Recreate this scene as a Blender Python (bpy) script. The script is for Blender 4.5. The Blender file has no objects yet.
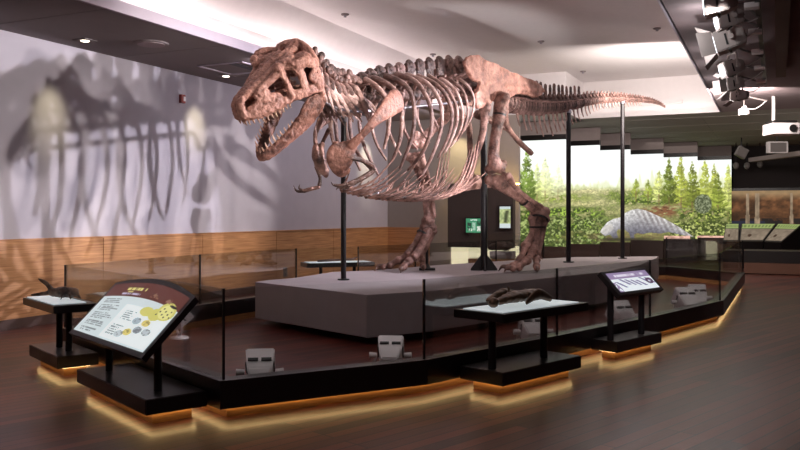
import bpy, bmesh, math, random
import numpy as np
from mathutils import Vector, Matrix, noise as mnoise
random.seed(7)
rng = np.random.RandomState(5)
SC = bpy.context.scene
COL = SC.collection
# ------------------------------------------------------------------ camera frame -> room frame
F, CX, CY, H0 = 815.0, 400.0, 214.0, 1.6
PSI = math.atan(377/815.0)
cs, sn = math.cos(PSI), math.sin(PSI)
M3 = Matrix(((cs, -sn, 0), (sn, cs, 0), (0, 0, 1)))
def W(r, d, z): return Vector((r*cs-d*sn, r*sn+d*cs, z))          # metres right / ahead of the viewpoint, height
def P(px, py, d): return W((px-CX)/F*d, d, H0+(CY-py)/F*d)
def onz(px, py, z):
    d = F*(H0-z)/(py-CY); return W((px-CX)/F*d, d, z)
POD = 0.62
# ------------------------------------------------------------------ materials
def srgb(c):
    return tuple(((x/255.0)/12.92 if x/255.0 <= .04045 else ((x/255.0+.055)/1.055)**2.4) for x in c)
def mat(name, col, rough=.5, metal=0, emit=None, es=0, noise=0, nscale=8, bump=0, bscale=40, spec=.5, stretch=(1,1,1)):
    m = bpy.data.materials.new(name); m.use_nodes = True
    nt = m.node_tree; b = nt.nodes['Principled BSDF']
    c = srgb(col)
    b.inputs['Base Color'].default_value = (*c, 1); b.inputs['Roughness'].default_value = rough
    b.inputs['Metallic'].default_value = metal; b.inputs['Specular IOR Level'].default_value = spec
    if emit:
        b.inputs['Emission Color'].default_value = (*srgb(emit), 1); b.inputs['Emission Strength'].default_value = es
    tc = nt.nodes.new('ShaderNodeTexCoord'); mp = nt.nodes.new('ShaderNodeMapping'); mp.inputs['Scale'].default_value = stretch
    nt.links.new(tc.outputs['Object'], mp.inputs['Vector'])
    n = nt.nodes.new('ShaderNodeTexNoise'); n.inputs['Scale'].default_value = nscale; n.inputs['Detail'].default_value = 5
    nt.links.new(mp.outputs['Vector'], n.inputs['Vector'])
    r = nt.nodes.new('ShaderNodeValToRGB')
    k = max(noise, .02)
    r.color_ramp.elements[0].position = .3; r.color_ramp.elements[1].position = .7
    r.color_ramp.elements[0].color = (*[x*(1-k) for x in c], 1); r.color_ramp.elements[1].color = (*[min(1, x*(1+k)) for x in c], 1)
    nt.links.new(n.outputs['Fac'], r.inputs['Fac']); nt.links.new(r.outputs['Color'], b.inputs['Base Color'])
    if bump:
        n2 = nt.nodes.new('ShaderNodeTexNoise'); n2.inputs['Scale'].default_value = bscale; n2.inputs['Detail'].default_value = 4
        nt.links.new(mp.outputs['Vector'], n2.inputs['Vector'])
        bp = nt.nodes.new('ShaderNodeBump'); bp.inputs['Strength'].default_value = bump; bp.inputs['Distance'].default_value = .02
        nt.links.new(n2.outputs['Fac'], bp.inputs['Height']); nt.links.new(bp.outputs['Normal'], b.inputs['Normal'])
    return m
def mat_emit(name, col, s):
    m = bpy.data.materials.new(name); m.use_nodes = True; nt = m.node_tree; nt.nodes.clear()
    e = nt.nodes.new('ShaderNodeEmission'); e.inputs[0].default_value = (*srgb(col), 1); e.inputs[1].default_value = s
    o = nt.nodes.new('ShaderNodeOutputMaterial'); nt.links.new(e.outputs[0], o.inputs[0]); return m
def mat_vcol(name, emit, diff=.3, rough=.35):
    m = bpy.data.materials.new(name); m.use_nodes = True; nt = m.node_tree
    b = nt.nodes['Principled BSDF']; a = nt.nodes.new('ShaderNodeAttribute'); a.attribute_name = 'paint'
    mx = nt.nodes.new('ShaderNodeVectorMath'); mx.operation = 'SCALE'; mx.inputs['Scale'].default_value = diff
    nt.links.new(a.outputs['Color'], mx.inputs[0]); nt.links.new(mx.outputs[0], b.inputs['Base Color'])
    nt.links.new(a.outputs['Color'], b.inputs['Emission Color']); b.inputs['Emission Strength'].default_value = emit
    b.inputs['Roughness'].default_value = rough; return m
def mat_glass(name, tint=(249, 251, 250)):
    m = bpy.data.materials.new(name); m.use_nodes = True; nt = m.node_tree; nt.nodes.clear()
    t = nt.nodes.new('ShaderNodeBsdfTransparent'); t.inputs[0].default_value = (*srgb(tint), 1)
    g = nt.nodes.new('ShaderNodeBsdfGlossy'); g.inputs['Roughness'].default_value = .01; g.inputs[0].default_value = (.9, .9, .9, 1)
    f = nt.nodes.new('ShaderNodeFresnel'); f.inputs[0].default_value = 1.4
    mul = nt.nodes.new('ShaderNodeMath'); mul.operation = 'MULTIPLY'; mul.inputs[1].default_value = .5
    nt.links.new(f.outputs[0], mul.inputs[0])
    x = nt.nodes.new('ShaderNodeMixShader'); o = nt.nodes.new('ShaderNodeOutputMaterial')
    nt.links.new(mul.outputs[0], x.inputs[0]); nt.links.new(t.outputs[0], x.inputs[1]); nt.links.new(g.outputs[0], x.inputs[2]); nt.links.new(x.outputs[0], o.inputs[0])
    return m
def mat_wood_floor():
    m = bpy.data.materials.new('wood_floor'); m.use_nodes = True; nt = m.node_tree; b = nt.nodes['Principled BSDF']
    tc = nt.nodes.new('ShaderNodeTexCoord'); mp = nt.nodes.new('ShaderNodeMapping')
    mp.inputs['Rotation'].default_value = (0, 0, math.radians(-70))
    nt.links.new(tc.outputs['Object'], mp.inputs['Vector'])
    br = nt.nodes.new('ShaderNodeTexBrick'); br.inputs['Scale'].default_value = 1; br.inputs['Brick Width'].default_value = 1.9; br.inputs['Row Height'].default_value = .12
    br.inputs['Mortar Size'].default_value = .007; br.inputs['Mortar Smooth'].default_value = .2; br.inputs['Bias'].default_value = 0
    br.offset = .37; br.offset_frequency = 3
    br.inputs['Color1'].default_value = (*srgb((112, 56, 45)), 1); br.inputs['Color2'].default_value = (*srgb((62, 31, 26)), 1); br.inputs['Mortar'].default_value = (*srgb((26, 14, 12)), 1)
    nt.links.new(mp.outputs[0], br.inputs['Vector'])
    mp2 = nt.nodes.new('ShaderNodeMapping'); mp2.inputs['Scale'].default_value = (1.2, 22, 1); nt.links.new(mp.outputs[0], mp2.inputs['Vector'])
    n = nt.nodes.new('ShaderNodeTexNoise'); n.inputs['Scale'].default_value = 2.2; n.inputs['Detail'].default_value = 6; nt.links.new(mp2.outputs[0], n.inputs['Vector'])
    rp = nt.nodes.new('ShaderNodeValToRGB'); rp.color_ramp.elements[0].color = (.62, .6, .58, 1); rp.color_ramp.elements[1].color = (1.25, 1.2, 1.15, 1)
    nt.links.new(n.outputs['Fac'], rp.inputs[0])
    mx = nt.nodes.new('ShaderNodeMix'); mx.data_type = 'RGBA'; mx.blend_type = 'MULTIPLY'; mx.inputs[0].default_value = 1
    nt.links.new(br.outputs['Color'], mx.inputs[6]); nt.links.new(rp.outputs[0], mx.inputs[7]); nt.links.new(mx.outputs[2], b.inputs['Base Color'])
    b.inputs['Roughness'].default_value = .34; b.inputs['Specular IOR Level'].default_value = .22; b.inputs['Coat Weight'].default_value = .16; b.inputs['Coat Roughness'].default_value = .14
    bp = nt.nodes.new('ShaderNodeBump'); bp.inputs['Strength'].default_value = .12; bp.inputs['Distance'].default_value = .01
    nt.links.new(n.outputs['Fac'], bp.inputs['Height']); nt.links.new(bp.outputs[0], b.inputs['Normal'])
    return m
def mat_wainscot():
    m = bpy.data.materials.new('oak_veneer'); m.use_nodes = True; nt = m.node_tree; b = nt.nodes['Principled BSDF']
    tc = nt.nodes.new('ShaderNodeTexCoord'); mp = nt.nodes.new('ShaderNodeMapping'); mp.inputs['Scale'].default_value = (.9, .9, 22)
    nt.links.new(tc.outputs['Object'], mp.inputs['Vector'])
    n = nt.nodes.new('ShaderNodeTexNoise'); n.inputs['Scale'].default_value = 1.6; n.inputs['Detail'].default_value = 7; n.inputs['Distortion'].default_value = .4
    nt.links.new(mp.outputs[0], n.inputs['Vector'])
    rp = nt.nodes.new('ShaderNodeValToRGB'); rp.color_ramp.elements[0].position = .3; rp.color_ramp.elements[1].position = .72
    rp.color_ramp.elements[0].color = (*srgb((156, 104, 66)), 1); rp.color_ramp.elements[1].color = (*srgb((208, 154, 106)), 1)
    nt.links.new(n.outputs['Fac'], rp.inputs[0]); nt.links.new(rp.outputs[0], b.inputs['Base Color']); b.inputs['Roughness'].default_value = .42
    return m
def mat_bone(name, dark, mid, light, bs=26, rough=.55):
    m = bpy.data.materials.new(name); m.use_nodes = True; nt = m.node_tree; b = nt.nodes['Principled BSDF']
    tc = nt.nodes.new('ShaderNodeTexCoord')
    n = nt.nodes.new('ShaderNodeTexNoise'); n.inputs['Scale'].default_value = 5; n.inputs['Detail'].default_value = 8; n.inputs['Roughness'].default_value = .65
    nt.links.new(tc.outputs['Object'], n.inputs['Vector'])
    oi = nt.nodes.new('ShaderNodeObjectInfo')
    ad = nt.nodes.new('ShaderNodeMath'); ad.operation = 'MULTIPLY_ADD'; ad.inputs[1].default_value = .16
    nt.links.new(oi.outputs['Random'], ad.inputs[0]); nt.links.new(n.outputs['Fac'], ad.inputs[2])
    rp = nt.nodes.new('ShaderNodeValToRGB'); e = rp.color_ramp.elements
    e[0].position = .40; e[0].color = (*srgb(dark), 1); e[1].position = .76; e[1].color = (*srgb(light), 1)
    k = e.new(.55); k.color = (*srgb(mid), 1)
    nt.links.new(ad.outputs[0], rp.inputs[0])
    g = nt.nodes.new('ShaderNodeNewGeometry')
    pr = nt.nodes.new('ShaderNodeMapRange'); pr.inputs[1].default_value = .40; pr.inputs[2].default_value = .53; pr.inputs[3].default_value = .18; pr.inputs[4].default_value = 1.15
    nt.links.new(g.outputs['Pointiness'], pr.inputs[0])  # crease shade put into the bone colour, raised edges lightened
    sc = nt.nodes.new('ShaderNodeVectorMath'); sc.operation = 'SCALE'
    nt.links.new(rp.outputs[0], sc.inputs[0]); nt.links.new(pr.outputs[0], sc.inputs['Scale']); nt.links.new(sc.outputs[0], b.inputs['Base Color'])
    n2 = nt.nodes.new('ShaderNodeTexNoise'); n2.inputs['Scale'].default_value = bs; n2.inputs['Detail'].default_value = 5; nt.links.new(tc.outputs['Object'], n2.inputs['Vector'])
    bp = nt.nodes.new('ShaderNodeBump'); bp.inputs['Strength'].default_value = .85; bp.inputs['Distance'].default_value = .03
    nt.links.new(n2.outputs['Fac'], bp.inputs['Height']); nt.links.new(bp.outputs[0], b.inputs['Normal'])
    b.inputs['Roughness'].default_value = rough; b.inputs['Specular IOR Level'].default_value = .4
    return m
MB = {
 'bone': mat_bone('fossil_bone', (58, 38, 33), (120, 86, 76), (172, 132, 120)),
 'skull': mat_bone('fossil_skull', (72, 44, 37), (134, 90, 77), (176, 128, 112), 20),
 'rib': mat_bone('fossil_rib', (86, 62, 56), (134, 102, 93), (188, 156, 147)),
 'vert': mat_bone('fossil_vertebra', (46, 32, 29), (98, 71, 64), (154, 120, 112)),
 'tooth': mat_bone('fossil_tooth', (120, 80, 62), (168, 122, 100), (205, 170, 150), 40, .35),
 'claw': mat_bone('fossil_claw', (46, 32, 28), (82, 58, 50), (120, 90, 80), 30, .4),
}
M = {
 'floor': mat_wood_floor(), 'oak': mat_wainscot(),
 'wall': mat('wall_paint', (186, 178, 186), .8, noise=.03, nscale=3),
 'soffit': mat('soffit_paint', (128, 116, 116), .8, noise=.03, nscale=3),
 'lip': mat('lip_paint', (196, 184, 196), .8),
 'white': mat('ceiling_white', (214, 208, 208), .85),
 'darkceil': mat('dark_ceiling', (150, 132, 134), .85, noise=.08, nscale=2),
 'darkwall': mat('dark_wall', (48, 38, 38), .75, noise=.1, nscale=2),
 'fascia': mat('screen_fascia', (160, 146, 144), .8, noise=.04),
 'black': mat('black_laminate', (26, 21, 22), .32, noise=.08, nscale=12),
 'blackm': mat('black_metal', (32, 28, 30), .4, .3),
 'toe': mat('toe_kick_oak', (150, 104, 62), .5, noise=.2, nscale=6, stretch=(1, 1, 12)),
 'grey': mat('podium_grey', (150, 138, 140), .6, noise=.05, nscale=4, bump=.05),
 'steel': mat('steel', (150, 145, 152), .35, .8),
 'fix': mat('fixture_white', (232, 224, 224), .45),
 'fixdark': mat('fixture_slot', (24, 22, 22), .5),
 'ledw2': mat_emit('led_white_dim', (255, 240, 234), 6), 'track': mat('track_fixture', (196, 184, 180), .5),
 'lens': mat_emit('fixture_lens_glow', (235, 242, 255), 4),
 'lensoff': mat('fixture_lens', (120, 120, 130), .1),
 'red': mat('red_enamel', (150, 44, 34), .4),
 'glass': mat_glass('barrier_glass'),
 'led': mat_emit('led_warm', (255, 214, 146), 8),
 'ledw': mat_emit('led_white', (255, 240, 238), 30),
 'paint': mat_vcol('printed_panel', .8), 'mural': mat_vcol('mural_projection', 1.08, .1, .6), 'dimmural': mat_vcol('dim_mural', .6, .4, .6),
 'bronze': mat('bronze', (88, 66, 50), .38, .6, noise=.35, nscale=14),
 'plate': mat('white_plate', (214, 220, 222), .3, emit=(214, 226, 230), es=.5),  # glow added to the white table plates to brighten them
 'paper': mat('grey_plastic', (120, 112, 110), .5),
}
# ------------------------------------------------------------------ object helpers
def tag(o, label=None, cat=None, group=None, kind=None):
    if label: o['label'] = label
    if cat: o['category'] = cat
    if group: o['group'] = group
    if kind: o['kind'] = kind
    return o
def thing(name, label, cat, loc=(0, 0, 0), rz=0, group=None):
    o = bpy.data.objects.new(name, None); COL.objects.link(o); o.location = loc; o.rotation_euler = (0, 0, rz)
    o.empty_display_size = .2
    return tag(o, label, cat, group)
def link(name, me, m=None, parent=None, loc=None, smooth=False):
    if m is not None and not me.materials: me.materials.append(m)
    if smooth:
        for p in me.polygons: p.use_smooth = True
    o = bpy.data.objects.new(name, me); COL.objects.link(o)
    if parent is not None: o.parent = parent
    if loc is not None: o.location = loc
    return o
def tomesh(bm, name='m'):
    bmesh.ops.recalc_face_normals(bm, faces=bm.faces)
    me = bpy.data.meshes.new(name); bm.to_mesh(me); bm.free(); return me
def obj(name, bm, m, parent=None, loc=None, smooth=False): return link(name, tomesh(bm, name), m, parent, loc, smooth)
def struct(name, bm, m): return tag(obj(name, bm, m), kind='structure')
def copy_tree(o, parent=None):
    c = o.copy(); COL.objects.link(c)
    if parent is not None: c.parent = parent
    for ch in list(o.children): copy_tree(ch, c)
    return c
def box(bm, c, s, rot=None, bev=0):
    mt = Matrix.Translation(Vector(c)) @ (rot.to_4x4() if rot is not None else Matrix()) @ Matrix.Diagonal((*s, 1))
    r = bmesh.ops.create_cube(bm, size=1, matrix=mt)
    if bev:
        es = {e for v in r['verts'] for e in v.link_edges}
        bmesh.ops.bevel(bm, geom=list(es), offset=bev, segments=2, affect='EDGES', profile=.6)
    return bm
def box2(bm, a, b, bev=0):
    a, b = Vector(a), Vector(b); d = b-a
    return box(bm, (a+b)/2, (abs(d.x), abs(d.y), abs(d.z)), None, bev)
def prism(bm, pts, z0, z1, bev=0):
    lo = [bm.verts.new((p[0], p[1], z0)) for p in pts]; hi = [bm.verts.new((p[0], p[1], z1)) for p in pts]
    n = len(pts); fs = [bm.faces.new(lo[::-1]), bm.faces.new(hi)]
    for i in range(n): fs.append(bm.faces.new((lo[i], lo[(i+1) % n], hi[(i+1) % n], hi[i])))
    if bev:
        bmesh.ops.bevel(bm, geom=[e for e in {e for f in fs for e in f.edges}], offset=bev, segments=2, affect='EDGES')
    return bm
def frame_of(t, hint=None):
    t = t.normalized(); h = hint or (Vector((0, 0, 1)) if abs(t.z) < .9 else Vector((1, 0, 0)))
    a = (h - t*h.dot(t))
    if a.length < 1e-4: a = Vector((0, 1, 0)) - t*t.y
    a.normalize(); return a, t.cross(a)
def smoothpts(pts, rad, k=4):
    pts = [Vector(p) for p in pts]
    if len(pts) < 3 or k < 2: return pts, list(rad)
    op, orr = [], []
    n = len(pts)
    for i in range(n-1):
        p0, p1, p2, p3 = pts[max(i-1, 0)], pts[i], pts[i+1], pts[min(i+2, n-1)]
        for j in range(k):
            t = j/k
            op.append(.5*((2*p1)+(p2-p0)*t+(2*p0-5*p1+4*p2-p3)*t*t+(3*p1-p0-3*p2+p3)*t*t*t)); orr.append(rad[i]*(1-t)+rad[i+1]*t)
    op.append(pts[-1]); orr.append(rad[-1]); return op, orr
def chain(bm, pts, rad, sides=10, flat=1.0, axis=None, k=3, cap=True):
    """a tapering rounded tube; radius is squeezed by `flat` along `axis`"""
    pts, rad = smoothpts(pts, rad, k); n = len(pts)
    ax = Vector(axis).normalized() if axis is not None else None
    rings = []; prev = None
    def ring(c, t, r, a, b):
        vs = []
        for i in range(sides):
            th = 2*math.pi*i/sides; o = (a*math.cos(th)+b*math.sin(th))*r
            if ax is not None: o = o - ax*(o.dot(ax))*(1-flat)
            vs.append(bm.verts.new(c+o))
        return vs
    for i in range(n):
        t = (pts[min(i+1, n-1)]-pts[max(i-1, 0)])
        if t.length < 1e-6: t = Vector((0, 0, 1))
        t.normalize()
        a, b = frame_of(t, prev); prev = a
        if i == 0 and cap:
            for q in (.92, .55): rings.append(ring(pts[0]-t*rad[0]*q*.8, t, rad[0]*math.sqrt(1-q*q), a, b))
        rings.append(ring(pts[i], t, rad[i], a, b))
        if i == n-1 and cap:
            for q in (.55, .92): rings.append(ring(pts[-1]+t*rad[-1]*q*.8, t, rad[-1]*math.sqrt(1-q*q), a, b))
    for A, B in zip(rings, rings[1:]):
        for i in range(sides): bm.faces.new((A[i], A[(i+1) % sides], B[(i+1) % sides], B[i]))
    bm.faces.new(rings[0][::-1]); bm.faces.new(rings[-1])
    return bm
def ball(bm, c, r, seg=12):
    s = r if hasattr(r, '__len__') else (r, r, r)
    bmesh.ops.create_uvsphere(bm, u_segments=seg, v_segments=max(6, seg*2//3), radius=1, matrix=Matrix.Translation(Vector(c)) @ Matrix.Diagonal((*s, 1)))
    return bm
def cyl(bm, a, b, r, r2=None, sides=16):
    a, b = Vector(a), Vector(b); d = b-a
    q = Vector((0, 0, 1)).rotation_difference(d.normalized())
    bmesh.ops.create_cone(bm, cap_ends=True, segments=sides, radius1=r, radius2=r if r2 is None else r2, depth=d.length, matrix=Matrix.Translation((a+b)/2) @ q.to_matrix().to_4x4())
    return bm
def fuse(bm, vox, smooth=2, amp=.0, fr=9, seed=0):
    """weld overlapping shapes into one continuous bone surface"""
    me = tomesh(bm, 'tmp'); o = bpy.data.objects.new('tmp', me); COL.objects.link(o)
    md = o.modifiers.new('r', 'REMESH'); md.mode = 'VOXEL'; md.voxel_size = vox
    if smooth:
        ms = o.modifiers.new('s', 'SMOOTH'); ms.iterations = smooth; ms.factor = .5
    dg = bpy.context.evaluated_depsgraph_get(); dg.update()
    out = bpy.data.meshes.new_from_object(o.evaluated_get(dg))
    bpy.data.objects.remove(o); bpy.data.meshes.remove(me)
    if amp:
        nv = [v.normal.copy() for v in out.vertices]
        for v, nn in zip(out.vertices, nv):
            q = v.co*fr + Vector((seed*3.1, seed*1.7, 0))
            v.co = v.co + nn*(amp*(mnoise.noise(q)+.5*mnoise.noise(q*2.3)+.3*mnoise.noise(q*5.1)))
    for p in out.polygons: p.use_smooth = True
    out.materials.clear()
    return out
def paintgrid(fn, nu, nv, corner, eu, ev, name):
    """a flat grid whose vertices carry printed colour; fn(U,V)->rgb 0..255 arrays, V from the bottom"""
    U, V = np.meshgrid(np.linspace(0, 1, nu), np.linspace(0, 1, nv))
    rgb = np.clip(fn(U, V), 0, 255)/255.0
    lin = np.where(rgb <= .04045, rgb/12.92, ((rgb+.055)/1.055)**2.4)
    corner, eu, ev = (np.array(corner, float), np.array(eu, float), np.array(ev, float))
    co = corner+U[..., None]*eu+V[..., None]*ev
    idx = np.arange(nu*nv).reshape(nv, nu)
    fc = np.stack([idx[:-1, :-1], idx[:-1, 1:], idx[1:, 1:], idx[1:, :-1]], -1).reshape(-1, 4)
    me = bpy.data.meshes.new(name); me.from_pydata(co.reshape(-1, 3).tolist(), [], fc.tolist())
    at = me.attributes.new('paint', 'FLOAT_COLOR', 'POINT')
    at.data.foreach_set('color', np.concatenate([lin.reshape(-1, 3), np.ones((nu*nv, 1))], 1).astype(np.float32).ravel())
    return me
def vnoise(X, Y, seed=0):
    """value noise on arrays"""
    def hsh(i, j):
        n = (i.astype(np.int64)*374761393 + j.astype(np.int64)*668265263 + seed*1442695)
        n = (n ^ (n >> 13))*1274126177; n = n ^ (n >> 16)
        return (n & 0xffff)/65535.0
    xi, yi = np.floor(X), np.floor(Y); fx, fy = X-xi, Y-yi; fx = fx*fx*(3-2*fx); fy = fy*fy*(3-2*fy)
    return (hsh(xi, yi)*(1-fx)+hsh(xi+1, yi)*fx)*(1-fy)+(hsh(xi, yi+1)*(1-fx)+hsh(xi+1, yi+1)*fx)*fy
def fbm(X, Y, seed=0, o=4):
    s = 0; a = .5
    for i in range(o): s = s+a*vnoise(X*2**i, Y*2**i, seed+i); a *= .5
    return s/(1-.5**o)
def inpoly(X, Y, poly):
    r = np.zeros(X.shape, bool); n = len(poly)
    for i in range(n):
        x1, y1 = poly[i]; x2, y2 = poly[(i+1) % n]
        c = ((y1 > Y) != (y2 > Y)) & (X < (x2-x1)*(Y-y1)/((y2-y1) if y2 != y1 else 1e-9)+x1)
        r ^= c
    return r
# ================================================================== THE SETTING
def atX(px, py, X):
    rd = (px-CX)/F; d = X/(rd*cs-sn); return P(px, py, d)
def atY(px, py, Y):
    rd = (px-CX)/F; d = Y/(cs+sn*rd); return P(px, py, d)
XW, YB, YS = -9.67, 20.1, 21.7
ZS, ZL, ZC = 4.13, 4.28, 5.14
struct('floor', box2(bmesh.new(), (-10.2, -5, -.1), (12, 40, 0)), M['floor'])
struct('wall_left', box2(bmesh.new(), (XW-.2, -5, 0), (XW, YB+.3, 5.4)), M['wall'])
bm = bmesh.new()
y = -5
while y < YB:
    box2(bm, (XW, y+.006, .14), (XW+.03, min(y+2.45, YB)-.006, 1.24)); y += 2.45
box2(bm, (XW, -5, 1.225), (XW+.045, YB, 1.25))
struct('trim_1', bm, M['oak'])
struct('baseboard_left', box2(bmesh.new(), (XW, -5, 0), (XW+.035, YB, .14)), mat('baseboard_brown', (70, 44, 38), .5))
M['backwall'] = mat('back_wall_paint', (150, 140, 134), .8)
struct('wall_back', box2(bmesh.new(), (XW, YB, 0), (-5.96, YB+.12, ZS)), M['backwall'])
bm = bmesh.new(); box2(bm, (XW, YB-.03, .0), (-8.42, YB, 1.24)); struct('trim_2', bm, M['oak'])
# ceiling: left soffit, white tray with coves, right and rear low ceilings
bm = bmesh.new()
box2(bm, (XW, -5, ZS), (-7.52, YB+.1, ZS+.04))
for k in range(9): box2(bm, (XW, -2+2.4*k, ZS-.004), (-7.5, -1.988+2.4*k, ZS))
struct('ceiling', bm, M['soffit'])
struct('trim_3', box2(bmesh.new(), (-7.54, -5, ZS), (-7.48, YB, ZL)), M['lip'])
bm = bmesh.new()
def quad(bm, *p): bm.faces.new([bm.verts.new(q) for q in p])
quad(bm, (-7.9, -5, ZS+.04), (-7.9, YB, ZS+.04), (-7.9, YB, 4.63), (-7.9, -5, 4.63))
quad(bm, (-7.9, -5, 4.63), (-7.9, YB, 4.63), (-7.47, YB, ZC), (-7.47, -5, ZC))
struct('wall_cove', bm, M['white'])
struct('ceiling', box2(bmesh.new(), (-7.6, -5, ZC), (.4, 22.3, ZC+.05)), M['white'])
bm = bmesh.new()
box2(bm, (XW, YB, ZS), (-4.76, YS+.6, ZC)); struct('wall_bulkhead', bm, M['white'])
bm = bmesh.new()
box2(bm, (-4.76, YS+.3, ZL), (-.9, YS+.36, ZC))
struct('wall_cove', bm, M['white'])
struct('trim_4', box2(bmesh.new(), (-4.76, YS-.03, ZS), (-1.26, YS+.03, ZL-.02)), M['white'])
struct('trim_5', box2(bmesh.new(), (-1.29, -5, ZS), (-1.24, YS, ZL-.02)), M['lip'])
struct('wall_cove', box2(bmesh.new(), (-.92, -5, ZS+.04), (-.86, YS+.3, ZC)), M['white'])
bm = bmesh.new()
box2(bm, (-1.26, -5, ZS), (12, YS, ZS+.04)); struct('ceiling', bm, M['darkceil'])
bm = bmesh.new()
box2(bm, (XW, YS, ZS), (12, 40, ZS+.04))
for k in range(8): box2(bm, (-9+2.4*k-.01, YS, ZS-.006), (-9+2.4*k+.01, 34, ZS))
for k in range(6): box2(bm, (-9, 22.6+2.0*k, ZS-.005), (12, 22.615+2.0*k, ZS))
struct('ceiling', bm, mat('rear_ceiling_grid', (170, 166, 156), .8))
struct('wall_right', box2(bmesh.new(), (9, -5, 0), (9.2, 40, ZS)), M['darkwall'])
struct('wall_back', box2(bmesh.new(), (-1.5, 33.2, 0), (12, 33.4, ZS)), M['darkwall'])
struct('wall_back', box2(bmesh.new(), (-10, 36, 0), (-1.5, 36.2, ZS)), M['darkwall'])
struct('wall_front', box2(bmesh.new(), (-10, -5.2, 0), (12, -5, 5.4)), M['darkwall'])
bm = bmesh.new()
for k in range(5): box2(bm, (1.2, 5+3.4*k, ZS-.10), (9, 5.5+3.4*k, ZS))
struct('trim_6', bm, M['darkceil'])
struct('trim_7', box2(bmesh.new(), (-.02, 4, ZS-.16), (.14, 15.6, ZS)), mat('beam_brown', (104, 78, 66), .7))
# cove light strips (hidden on top of the soffits, as in the room)
def ledstrip(label, a, b, m):
    o = obj('cove_light', box2(bmesh.new(), a, b), m); return tag(o, label, 'light strip')
ledstrip('long white light strip in the left ceiling cove', (-7.70, -2, ZL-.03), (-7.66, YB-.1, ZL-.01), M['ledw'])
ledstrip('white light strip in the cove at the far end of the tray', (-4.6, YS+.12, ZL-.03), (-1.3, YS+.15, ZL-.01), M['ledw2'])
ledstrip('white light strip in the right ceiling cove', (-1.14, -2, ZL-.03), (-1.10, YS-.1, ZL-.01), M['ledw2'])
# ---------------------------------------------------------------- ceiling and wall fittings
def downlight(px, py, lab):
    p = onz(px, py, ZS); t = thing('ceiling_downlight', lab, 'ceiling light', p)
    bm = bmesh.new(); box(bm, (0, 0, -.006), (.24, .24, .012), None, .003); obj('trim_frame', bm, M['soffit'], t)
    bm = bmesh.new(); cyl(bm, (0, 0, -.02), (0, 0, -.012), .06); obj('bulb', bm, mat_emit('bulb', (255, 240, 220), 6), t)
downlight(85, 40, 'small square ceiling downlight farther left on the dark soffit')
downlight(226, 75.5, 'small square ceiling downlight on the soffit just left of the skull')
p = onz(151, 43, ZS); t = thing('ceiling_speaker', 'round speaker grille set in the dark left soffit', 'speaker', p)
bm = bmesh.new(); cyl(bm, (0, 0, -.02), (0, 0, 0), .24, .26, 28); obj('rim', bm, M['soffit'], t)
bm = bmesh.new(); cyl(bm, (0, 0, -.03), (0, 0, -.02), .2, .2, 28); obj('grille', bm, M['darkceil'], t)
p = onz(236, 68, ZS); t = thing('ceiling_hatch', 'pale rectangular access hatch in the soffit beside the skull', 'hatch', p)
bm = bmesh.new()
for s in (-1, 1): box(bm, (0, .45*s, -.008), (.9, .04, .016)); box(bm, (.45*s, 0, -.008), (.04, .94, .016))
obj('frame', bm, M['lip'], t)
bm = bmesh.new(); box(bm, (.2, 0, -.006), (.12, .8, .01)); obj('slot', bm, M['fixdark'], t)
def vent(px0, px1, py0, py1, lab):
    a, b = atY(px0, py1, YS+.3), atY(px1, py0, YS+.3); t = thing('air_vent', lab, 'air vent', (a+b)/2)
    w, h = b.x-a.x, b.z-a.z
    bm = bmesh.new(); box(bm, (0, -.012, 0), (w, .02, h)); obj('backing', bm, M['darkceil'], t)
    bm = bmesh.new()
    for s in (-1, 1): box(bm, (0, -.03, s*h/2), (w+.03, .03, .03)); box(bm, (s*w/2, -.03, 0), (.03, .03, h))
    for k in range(1, 4): box(bm, (0, -.03, -h/2+h*k/4), (w, .02, .02))
    obj('slats', bm, M['white'], t)
vent(566, 612, 105, 110, 'white slotted air vent in the far cove, left of the rear tail pole')
vent(634, 682, 100, 105.5, 'white slotted air vent in the far cove beside the tail tip')
for px, py, lab in ((345, 14, 'small ceiling sprinkler above the neck, left of the others'), (433, 54, 'small ceiling sprinkler just above the back spines'), (541, 41, 'small ceiling sprinkler above the hip and tail base'), (657, 28, 'small ceiling sprinkler above the tail end'), (583, 71, 'small ceiling sprinkler over the middle of the tail')):
    p = onz(px, py, ZC); t = thing('ceiling_sprinkler', lab, 'sprinkler', p)
    bm = bmesh.new(); cyl(bm, (0, 0, -.02), (0, 0, 0), .07); obj('plate', bm, M['soffit'], t)
    bm = bmesh.new(); cyl(bm, (0, 0, -.06), (0, 0, -.02), .025); obj('nozzle', bm, M['steel'], t)
p = atX(181, 99, XW); t = thing('fire_alarm', 'small red fire alarm box high on the left wall', 'fire alarm', p)
bm = bmesh.new(); box(bm, (.03, 0, 0), (.06, .11, .15), None, .008); obj('body', bm, M['red'], t)
bm = bmesh.new(); box(bm, (.066, .02, 0), (.012, .05, .08), None, .004); obj('strobe', bm, M['fix'], t)
p = atX(285, 272, XW+.03); t = thing('wall_outlet', 'small grey electrical outlet on the oak wall panelling', 'outlet', p)
bm = bmesh.new(); box(bm, (.012, 0, 0), (.024, .13, .2), None, .005); obj('plate', bm, M['paper'], t)
bm = bmesh.new()
for s in (-1, 1): box(bm, (.027, 0, s*.045), (.006, .05, .05))
obj('socket', bm, M['fixdark'], t)
# ---------------------------------------------------------------- rear exhibits
def wthing(name, label, cat, loc, group=None): return thing(name, label, cat, loc, 0, group)
def wpart(root, name, bm, m, smooth=False, label=None):
    o = obj(name, bm, m, root, -Vector(root.location), smooth)
    if label: o['label'] = label
    return o
def wmesh(root, name, me, m): return link(name, me, m, root, -Vector(root.location))
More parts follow.
